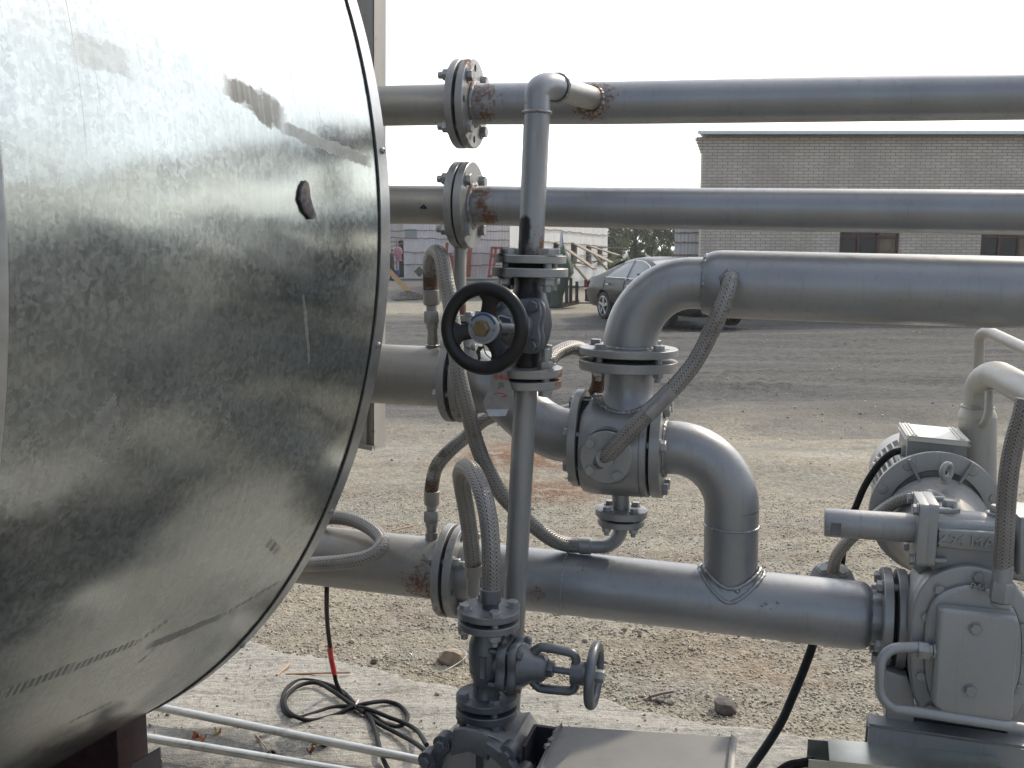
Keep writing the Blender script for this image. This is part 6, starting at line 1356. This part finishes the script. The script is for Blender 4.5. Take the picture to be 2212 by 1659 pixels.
# ------------------------------------------------------------------ ground
def mk_ground():
    b = NB('gravel_yard'); co = b.obco(); s = b.n('ShaderNodeSeparateXYZ', Vector=co); X_, Y_ = s.outputs[0], s.outputs[1]
    wob = b.math('MULTIPLY', b.math('SUBTRACT', b.noise(.35, co, 4), .5), 5.0).outputs[0]
    yy = b.math('ADD', b.math('ADD', Y_, b.math('MULTIPLY', X_, -.10)), wob).outputs[0]
    lg = b.math('DIVIDE', 10.0, yy).outputs[0]       # large near, small far
    dark = b.math('MULTIPLY', b.rng(yy, 8.3, 10.6), b.rng(yy, 22.5, 27, 1, 0)).outputs[0]
    far = b.rng(yy, 38, 46)
    tan_ = c4(.295, .262, .200); grey = c4(.25, .238, .205); dk = c4(.042, .043, .045); dk2 = c4(.085, .085, .083)
    n1 = b.noise(1.6, co, 5, .6); n2 = b.noise(26, co, 5, .75); n3 = b.noise(120, co, 3, .7); band = b.noise(1.0, b.mapped(co, (.12, 1.5, 1)), 4, .55)
    base = b.mix(b.rng(n1, .35, .65), tan_, grey)
    dkc = b.mix(b.rng(band, .38, .62), dk, dk2); base = b.mix(dark, base, dkc)
    base = b.mix(far, base, c4(.10, .10, .095))
    trk = b.rng(b.noise(1.0, b.mapped(co, (.10, 2.4, 1), rot=(0, 0, .10)), 3, .5), .54, .66, 0, .5); base = b.mix(trk, base, b.mix(dark, c4(.20, .165, .13), c4(.125, .115, .10)))
    # red-brown soil stains
    red = None
    for (px, py, rx, ry, am) in ((1140, 1000, .75, .5, 1.0), (1180, 950, .8, .35, .9), (1180, 1060, .5, .4, .9), (900, 1330, .35, .2, .3), (1500, 1420, .5, .3, .3), (1680, 1460, .3, .2, .4)):
        g = ground(px, py); dx = b.math('DIVIDE', b.math('SUBTRACT', X_, g.x), rx); dy = b.math('DIVIDE', b.math('SUBTRACT', Y_, g.y), ry)
        r2 = b.math('ADD', b.math('MULTIPLY', dx, dx), b.math('MULTIPLY', dy, dy)); m = b.math('MULTIPLY', b.rng(r2, 0, 1, am, 0), b.rng(b.noise(7, co, 5, .7), .33, .5)); red = m if red is None else b.math('MAXIMUM', red, m)
    base = b.mix(red, base, c4(.18, .10, .058))
    # pale dusty patch
    g = ground(1800, 995); dx = b.math('DIVIDE', b.math('SUBTRACT', X_, g.x), .5); dy = b.math('DIVIDE', b.math('SUBTRACT', Y_, g.y), .25); r2 = b.math('ADD', b.math('MULTIPLY', dx, dx), b.math('MULTIPLY', dy, dy)); base = b.mix(b.math('MULTIPLY', b.rng(r2, 0, 1, .7, 0), b.rng(n2, .4, .6)), base, c4(.42, .40, .36))
    # stone grain: every voronoi cell a stone with its own tone
    vo = b.n('ShaderNodeTexVoronoi', Vector=co, Scale=85.0); vc = b.n('ShaderNodeSeparateColor', Color=vo.outputs['Color']).outputs[0]
    vo2 = b.n('ShaderNodeTexVoronoi', Vector=co, Scale=34.0); vc2 = b.n('ShaderNodeSeparateColor', Color=vo2.outputs['Color']).outputs[1]
    g_ = b.math('ADD', b.math('MULTIPLY', vc, .5), b.math('MULTIPLY', b.math('ADD', vc2, n3), .28)).outputs[0]
    base = b.mix(1.0, base, b.n('ShaderNodeCombineColor', Red=b.rng(g_, .1, .95, .60, 1.42), Green=b.rng(g_, .1, .95, .60, 1.42), Blue=b.rng(g_, .1, .95, .60, 1.44)).outputs[0], 'MULTIPLY')
    base = b.mix(b.rng(n2, .6, .75, 0, .35), base, c4(.07, .062, .05))
    cl2 = b.noise(7, co, 5, .75); base = b.mix(b.rng(cl2, .50, .66, 0, .42), base, c4(.11, .105, .095)); base = b.mix(b.math('MULTIPLY', b.rng(cl2, .46, .30, 0, .35), b.math('SUBTRACT', 1.0, b.math('MULTIPLY', dark, .8))), base, c4(.34, .32, .28))
    dz = b.rng(b.noise(14, b.mapped(co, (.6, 1, 1)), 6, .8), .40, .62); base = b.mix(b.math('MULTIPLY', dark, b.math('MULTIPLY', dz, .45)), base, c4(.19, .185, .175))
    h = b.math('ADD', b.math('MULTIPLY', b.math('SUBTRACT', 1.0, vo.outputs['Distance']), .4), b.math('ADD', b.math('MULTIPLY', n2, .9), b.math('MULTIPLY', b.math('SUBTRACT', 1.0, vo2.outputs['Distance']), .5))).outputs[0]
    nor = b.bump(h, .9, .012); nor = b.bump(band, .35, .10, nor)
    b.set(col=base, rough=.95, spec=.2, nor=nor); return b.m
M_ground = mk_ground()
def gz(x, y):      # gentle ruts and ridges running across the yard
    f = np.clip((y - 4.5) / 3, 0, 1) * np.clip((60 - y) / 10, 0, 1)
    yy = y - .10 * x
    return f * (.04 * np.sin(yy * 1.1 + .3 * np.sin(x * .4)) + .042 * np.sin(yy * 2.7 + .5 * np.sin(x * .7 + 1)) * np.clip((16 - y) / 4, 0, 1) + .018 * np.sin(x * 1.7 + yy * 5.1)) - .02 * f
ys = np.concatenate([np.arange(-30, 2, 4), np.arange(2, 7, .05), np.arange(7, 16, .075), np.arange(16, 26, .14), np.arange(26, 40, .5), np.arange(40, 100, 4), np.arange(100, 900, 100)])
xs = np.concatenate([np.arange(-600, -30, 60), np.arange(-30, -8, 1.5), np.arange(-8, 9, .09), np.arange(9, 30, 1.5), np.arange(30, 601, 60)])
XX, YY = np.meshgrid(xs, ys); ZZ = gz(XX, YY) + rng.normal(0, 1, XX.shape) * ((YY > 2) & (YY < 26) & (abs(XX) < 9)) * (.0015 + .0115 * np.clip((YY - 8.5) / 3, 0, 1) * (.55 + .45 * np.sin(XX * 1.3 + 2 * np.sin(YY * .9))))
nx = len(xs); mb = MB(); mb.add(list(zip(XX.ravel(), YY.ravel(), ZZ.ravel())), [(j * nx + i, j * nx + i + 1, (j + 1) * nx + i + 1, (j + 1) * nx + i) for j in range(len(ys) - 1) for i in range(nx - 1)])
gr = obj('ground', mb, M_ground, kind='structure', sharp=80)
# -- rough concrete slab near the camera
def mk_conc():
    b = NB('rough_concrete'); co = b.obco(); s = b.n('ShaderNodeSeparateXYZ', Vector=co); X_, Y_ = s.outputs[0], s.outputs[1]
    n1 = b.noise(3, co, 6, .65); n2 = b.noise(40, co, 5, .7); tr = b.noise(1.0, b.mapped(co, (4, 34, 1), rot=(0, 0, .28)), 5, .65); n3 = b.noise(160, co, 3, .7)
    base = b.mix(b.rng(n1, .3, .7), c4(.54, .52, .47), c4(.42, .40, .365)); base = b.mix(b.rng(n2, .47, .68, 0, .62), base, c4(.19, .175, .15)); base = b.mix(b.rng(n3, .62, .72, 0, .4), base, c4(.15, .14, .12))
    base = b.mix(b.rng(b.noise(5, co, 5, .7), .56, .68, 0, .55), base, c4(.27, .21, .15)); base = b.mix(b.rng(tr, .55, .7, 0, .35), base, c4(.24, .22, .19))
    wet = None
    for (px, py, rx, ry, am) in ((610, 1605, .20, .10, 1.0), (480, 1590, .25, .08, .75), (370, 1620, .22, .14, .6), (560, 1650, .3, .1, .6)):
        g = ground(px, py, .03); dx = b.math('DIVIDE', b.math('SUBTRACT', X_, g.x), rx); dy = b.math('DIVIDE', b.math('SUBTRACT', Y_, g.y), ry); r2 = b.math('ADD', b.math('MULTIPLY', dx, dx), b.math('MULTIPLY', dy, dy)); m = b.math('MULTIPLY', b.rng(r2, .3, 1.1, am, 0), b.rng(b.noise(11, co, 5, .7), .36, .56)); wet = m if wet is None else b.math('MAXIMUM', wet, m)
    base = b.mix(wet, base, c4(.075, .078, .07))
    h = b.math('ADD', b.math('MULTIPLY', n2, .6), b.math('ADD', b.math('MULTIPLY', tr, 1.0), b.math('MULTIPLY', n3, .3))).outputs[0]
    b.set(col=base, rough=b.rng(wet, 0, 1, .9, .25), spec=.35, nor=b.bump(h, 1.0, .020)); return b.m
M_conc = mk_conc()
edge_px = [(100, 1290), (330, 1340), (545, 1388), (700, 1418), (820, 1452), (1000, 1487), (1130, 1488), (1250, 1505), (1400, 1528), (1500, 1556), (1640, 1583), (1760, 1592), (1900, 1610), (2100, 1640), (2400, 1700)]
eg = [ground(x, y, .02) for x, y in edge_px]; ex_ = np.array([p.x for p in eg]); ey_ = np.array([p.y for p in eg])
cx_ = np.arange(ex_[0], ex_[-1], .02); n_ = len(cx_); eY = np.interp(cx_, ex_, ey_) + .016 * np.sin(cx_ * 9) + .012 * np.sin(cx_ * 23 + 1) + rng.normal(0, .006, n_)
rows = 70; vs = []
for j in range(rows):
    f = j / (rows - 1); yb = eY + (1.55 - eY) * f ** 1.2; z = .028 + .004 * np.sin(cx_ * 14 + yb * 9) + .003 * np.sin(yb * 41 + cx_ * 7) + rng.normal(0, .0012, n_)
    if j == 0: z = np.full(n_, -.02)
    if j == 1: yb = eY - .006 - abs(rng.normal(0, .003, n_)); z = .018 + rng.normal(0, .003, n_)
    vs += list(zip(cx_, yb, z))
mb = MB(); mb.add(vs, [(j * n_ + i + 1, j * n_ + i, (j + 1) * n_ + i, (j + 1) * n_ + i + 1) for j in range(rows - 1) for i in range(n_ - 1)]); obj('concrete_slab', mb, M_conc, kind='structure', sharp=80)
# -- loose gravel: one mesh of small angular stones
def mk_stone():
    b = NB('gravel_stones'); at_ = b.n('ShaderNodeAttribute', _attribute_name='tint', _attribute_type='GEOMETRY').outputs['Fac']
    c = b.ramp(at_, (0.0, (.22, .20, .17)), (.35, (.32, .29, .245)), (.7, (.42, .375, .305)), (.92, (.52, .49, .43)), (1.0, (.36, .25, .17))); b.set(col=c, rough=.9, spec=.25); return b.m
M_stone = mk_stone()
base8 = np.array([[-1, -1, -1], [1, -1, -1], [1, 1, -1], [-1, 1, -1], [-.7, -.7, 1], [.7, -.7, 1], [.7, .7, 1], [-.7, .7, 1]], float); F6 = np.array([[0, 3, 2, 1], [4, 5, 6, 7], [0, 1, 5, 4], [1, 2, 6, 5], [2, 3, 7, 6], [3, 0, 4, 7]])
def stones(n, ymin, ymax, smin, smax, pw=2.0):
    y = ymin + (ymax - ymin) * rng.random(n) ** 1.35; x = (rng.random(n) * 2 - 1) * (.56 * y + .25); keep = (x > -.48 * y) ; x, y = x[keep], y[keep]
    lim = np.interp(x, ex_, ey_); stay = (y > lim + .005) | (rng.random(len(x)) < .035); x, y, lim = x[stay], y[stay], lim[stay]; n = len(x)
    s = smin + (smax - smin) * rng.random(n) ** pw; sc = s[:, None] * (0.6 + .6 * rng.random((n, 3))) * np.array([1, 1, .7])
    P = base8[None] * sc[:, None] * (1 + rng.normal(0, .16, (n, 8, 3))); a = rng.random(n) * 2 * PI; ca, sa = np.cos(a), np.sin(a); Q = P.copy(); Q[:, :, 0] = P[:, :, 0] * ca[:, None] - P[:, :, 1] * sa[:, None]; Q[:, :, 1] = P[:, :, 0] * sa[:, None] + P[:, :, 1] * ca[:, None]
    Q[:, :, 2] += P[:, :, 0] * rng.normal(0, .3, (n, 1))
    z = np.where(y < lim, .03, gz(x, y)); Q += np.stack([x, y, z + s * .30], 1)[:, None]; return Q, rng.random(n)
Qs, Ts = [], []
for args in ((64000, 3.1, 6.6, .0014, .0050, 1.3), (3600, 3.1, 6.5, .003, .007, 2.2), (150, 3.2, 9, .006, .014, 2.5), (900, 8.5, 22, .006, .016, 2.0)):
    q_, t_ = stones(*args); Qs.append(q_); Ts.append(t_)
Q = np.concatenate(Qs); T = np.concatenate(Ts); n = len(Q); me = bpy.data.meshes.new('gravel'); me.vertices.add(n * 8); me.vertices.foreach_set('co', Q.ravel())
fi = (np.arange(n)[:, None, None] * 8 + F6[None]).reshape(-1, 4); me.loops.add(len(fi) * 4); me.loops.foreach_set('vertex_index', fi.ravel().astype(np.int32)); me.polygons.add(len(fi)); me.polygons.foreach_set('loop_start', np.arange(0, len(fi) * 4, 4, dtype=np.int32)); me.polygons.foreach_set('loop_total', np.full(len(fi), 4, dtype=np.int32)); me.update(calc_edges=True)
me.attributes.new('tint', 'FLOAT', 'POINT').data.foreach_set('value', np.repeat(T, 8)); me.materials.append(M_stone); go = bpy.data.objects.new('gravel', me); COL.objects.link(go); tag(go, 'loose angular gravel scattered over the yard', 'gravel'); go['kind'] = 'stuff'
# -- single rocks and litter
M_rock = [plain('tan_rock', (.30, .25, .19), .9, 0, 30, .3, .8, .008), plain('dark_rock', (.13, .115, .11), .9, 0, 30, .3, .8, .008), plain('pale_rock', (.36, .33, .28), .9, 0, 30, .3, .8, .008)]
def rock(label, px, py, w, k, sd, flat=.6, z=0.0, group='larger stones along the slab edge'):
    c = ground(px, py, z); s = w * depth(c) / FPX / 2; bm = bmesh.new(); bmesh.ops.create_icosphere(bm, subdivisions=2, radius=1); R_ = random.Random(sd)
    pl_ = [(V((R_.gauss(0, 1), R_.gauss(0, 1), R_.gauss(0, 1))).normalized(), R_.uniform(.6, .9)) for _ in range(9)]
    for v in bm.verts:
        p = v.co.copy()
        for n__, d__ in pl_:
            e_ = p.dot(n__) - d__
            if e_ > 0: p -= n__ * e_
        v.co = p * (1 + R_.uniform(-.03, .03))
    mb = MB(); o_ = c + TZ * s * flat * .55; mb.add([o_ + V((v.co.x * s, v.co.y * s * .9, v.co.z * s * flat)) for v in bm.verts], [tuple(v.index for v in f.verts) for f in bm.faces]); bm.free()
    tag(obj('rock', mb, M_rock[k], sharp=25), label, 'rock', group)
rock('big tan angular rock at the slab edge behind the small blue-grey valve', 975, 1432, 58, 0, 3, .75)
rock('big dark rounded rock at the slab edge below the lowest pipe', 1566, 1535, 62, 1, 5, .7)
rock('small brown stone next to the tan angular rock', 955, 1425, 22, 0, 6); rock('small pale stone in the row left of the dark rock', 1450, 1520, 20, 2, 7, .7); rock('small grey stone in the row left of the dark rock', 1425, 1517, 22, 1, 8, .7); rock('small tan stone in the row left of the dark rock', 1400, 1512, 18, 0, 9, .7)
rock('stone lying alone just under the lowest pipe', 1350, 1362, 14, 0, 10, .8); rock('pale stone on the slab left of the valve flange', 945, 1500, 16, 2, 11, .5, .03); rock('tan stone by the tank rim at the slab edge', 535, 1396, 18, 0, 12)
rock('dark stone by the cable above the slab', 808, 1432, 20, 1, 13, .7); rock('pale stone by the cable above the slab', 760, 1388, 16, 2, 14, .7); rock('flat stone left of the hanging steel column', 858, 1003, 14, 2, 15, .3)
def stick(name, label, a, b, w, mat, z=.03, cat='stick'):
    p = ground(*a, z); q = ground(*b, z); mb = MB(); r_ = w * depth(p) / FPX / 2; tube(mb, [p + TZ * r_, p.lerp(q, .5) + TZ * r_ * 1.3, q + TZ * r_], r_, 8); tag(obj(name, mb, mat), label, cat)
M_stick = plain('pale_split_wood', (.42, .30, .20), .8, 0, 40, .2); M_rod = plain('grey_rod', (.17, .155, .16), .6, .3)
stick('wood_stick', 'short pale wooden stick on the slab left of the red cable sleeve', (598, 1462), (626, 1438), 6, M_stick); stick('wood_stick', 'longer thin wooden stick lying under the black cable', (617, 1459), (757, 1455), 5, M_stick)
stick('wood_stick', 'pale splinter on the slab between the two galvanised tubes', (553, 1588), (583, 1630), 3, M_stick); stick('wood_stick', 'pale flat splinter lying beyond the lower pipe', (848, 1148), (893, 1138), 4, M_stick, 0.012)
stick('metal_rod', 'short grey rod lying on gravel near the row of stones', (1403, 1508), (1453, 1497), 8, M_rod, .01, 'rod'); stick('wood_stick', 'thin reddish twig pointing to the tan rock', (830, 1418), (968, 1470), 2, M_wood, .01)
mb = MB(); c = ground(883, 1421, .006); tube(mb, ring_pts(c + TZ * .006, (TZ * .6 - YW * .8), .012, 20), .003, 8, closed=True); tag(obj('metal_ring', mb, M_galv), 'small shiny metal ring lying on the gravel', 'ring')
mb = MB(); tube(mb, crom([ground(930, 1452, .02), ground(960, 1448, .04), ground(990, 1432, .04), ground(1008, 1415, .05), ground(998, 1402, .05), ground(975, 1404, .03)], 6), .0014, 6); tag(obj('loose_wire', mb, M_galv), 'thin pale wire curling beside the tan angular rock', 'wire')
M_lf = [plain('rust_leaf', (.28, .09, .035), .8, 0, 30, .3), plain('yellow_leaf', (.40, .28, .10), .8, 0, 30, .3)]
for (x, y, k, lb) in ((425, 1594, 0, 'rust-coloured dry leaf between the galvanised tubes'), (440, 1597, 0, 'small orange dry leaf touching the rust-coloured one'), (471, 1582, 1, 'yellowish dry leaf above the orange ones'), (679, 1610, 1, 'curled yellow dry leaf at the puddle edge'), (668, 1625, 0, 'brown dry leaf under the curled yellow one')):
    c = ground(x, y, .036); s = .014; a = random.random() * 6; mb = MB(); pts_ = []
    for i in range(12): t = 2 * PI * i / 12; r_ = s * (1 if i % 2 else .65) * (1 + .3 * math.cos(t)); pts_.append(c + V((math.cos(t + a) * r_, math.sin(t + a) * r_ * .8, .012 * math.sin(2 * t + a) + .008)))
    mb.add(pts_ + [c], [(i, (i + 1) % 12, 12) for i in range(12)]); mb.add([p + TZ * .0006 for p in pts_] + [c + TZ * .0006], [((i + 1) % 12, i, 12) for i in range(12)]); tag(obj('dry_leaf', mb, M_lf[k]), lb, 'leaf', 'dry leaves on the slab')
for (x, y, lb) in ((586, 1632, 'black lump of rubber at the near puddle edge'), (700, 1603, 'black rubber scrap right of the puddle')):
    c = ground(x, y, .04); mb = MB(); lathe(mb, c, (TZ + XW * .6).normalized(), [(0, -.008), (.016, -.008), (.018, 0), (.015, .012), (.008, .012), (.008, -.002), (0, -.002)], 14); tag(obj('rubber_scrap', mb, M_rubber), lb, 'rubber scrap')

# ------------------------------------------------------------------ hazy air
def mk_haze():
    m = bpy.data.materials.new('haze_air'); m.use_nodes = True; t = m.node_tree; t.nodes.remove(t.nodes['Principled BSDF'])
    v = t.nodes.new('ShaderNodeVolumePrincipled'); v.inputs['Color'].default_value = (.92, .95, 1, 1); v.inputs['Density'].default_value = .0010; v.inputs['Anisotropy'].default_value = .5
    t.links.new(v.outputs[0], t.nodes['Material Output'].inputs['Volume']); return m
mb = MB(); box(mb, V((0, 150, 4.5)), XW, YW, TZ, 1300, 1700, 11.4); hz = obj('haze', mb, mk_haze(), smooth=False); hz['kind'] = 'stuff'; tag(hz, 'thin pale haze over the whole yard', 'haze')
SC.cycles.volume_bounces = 0
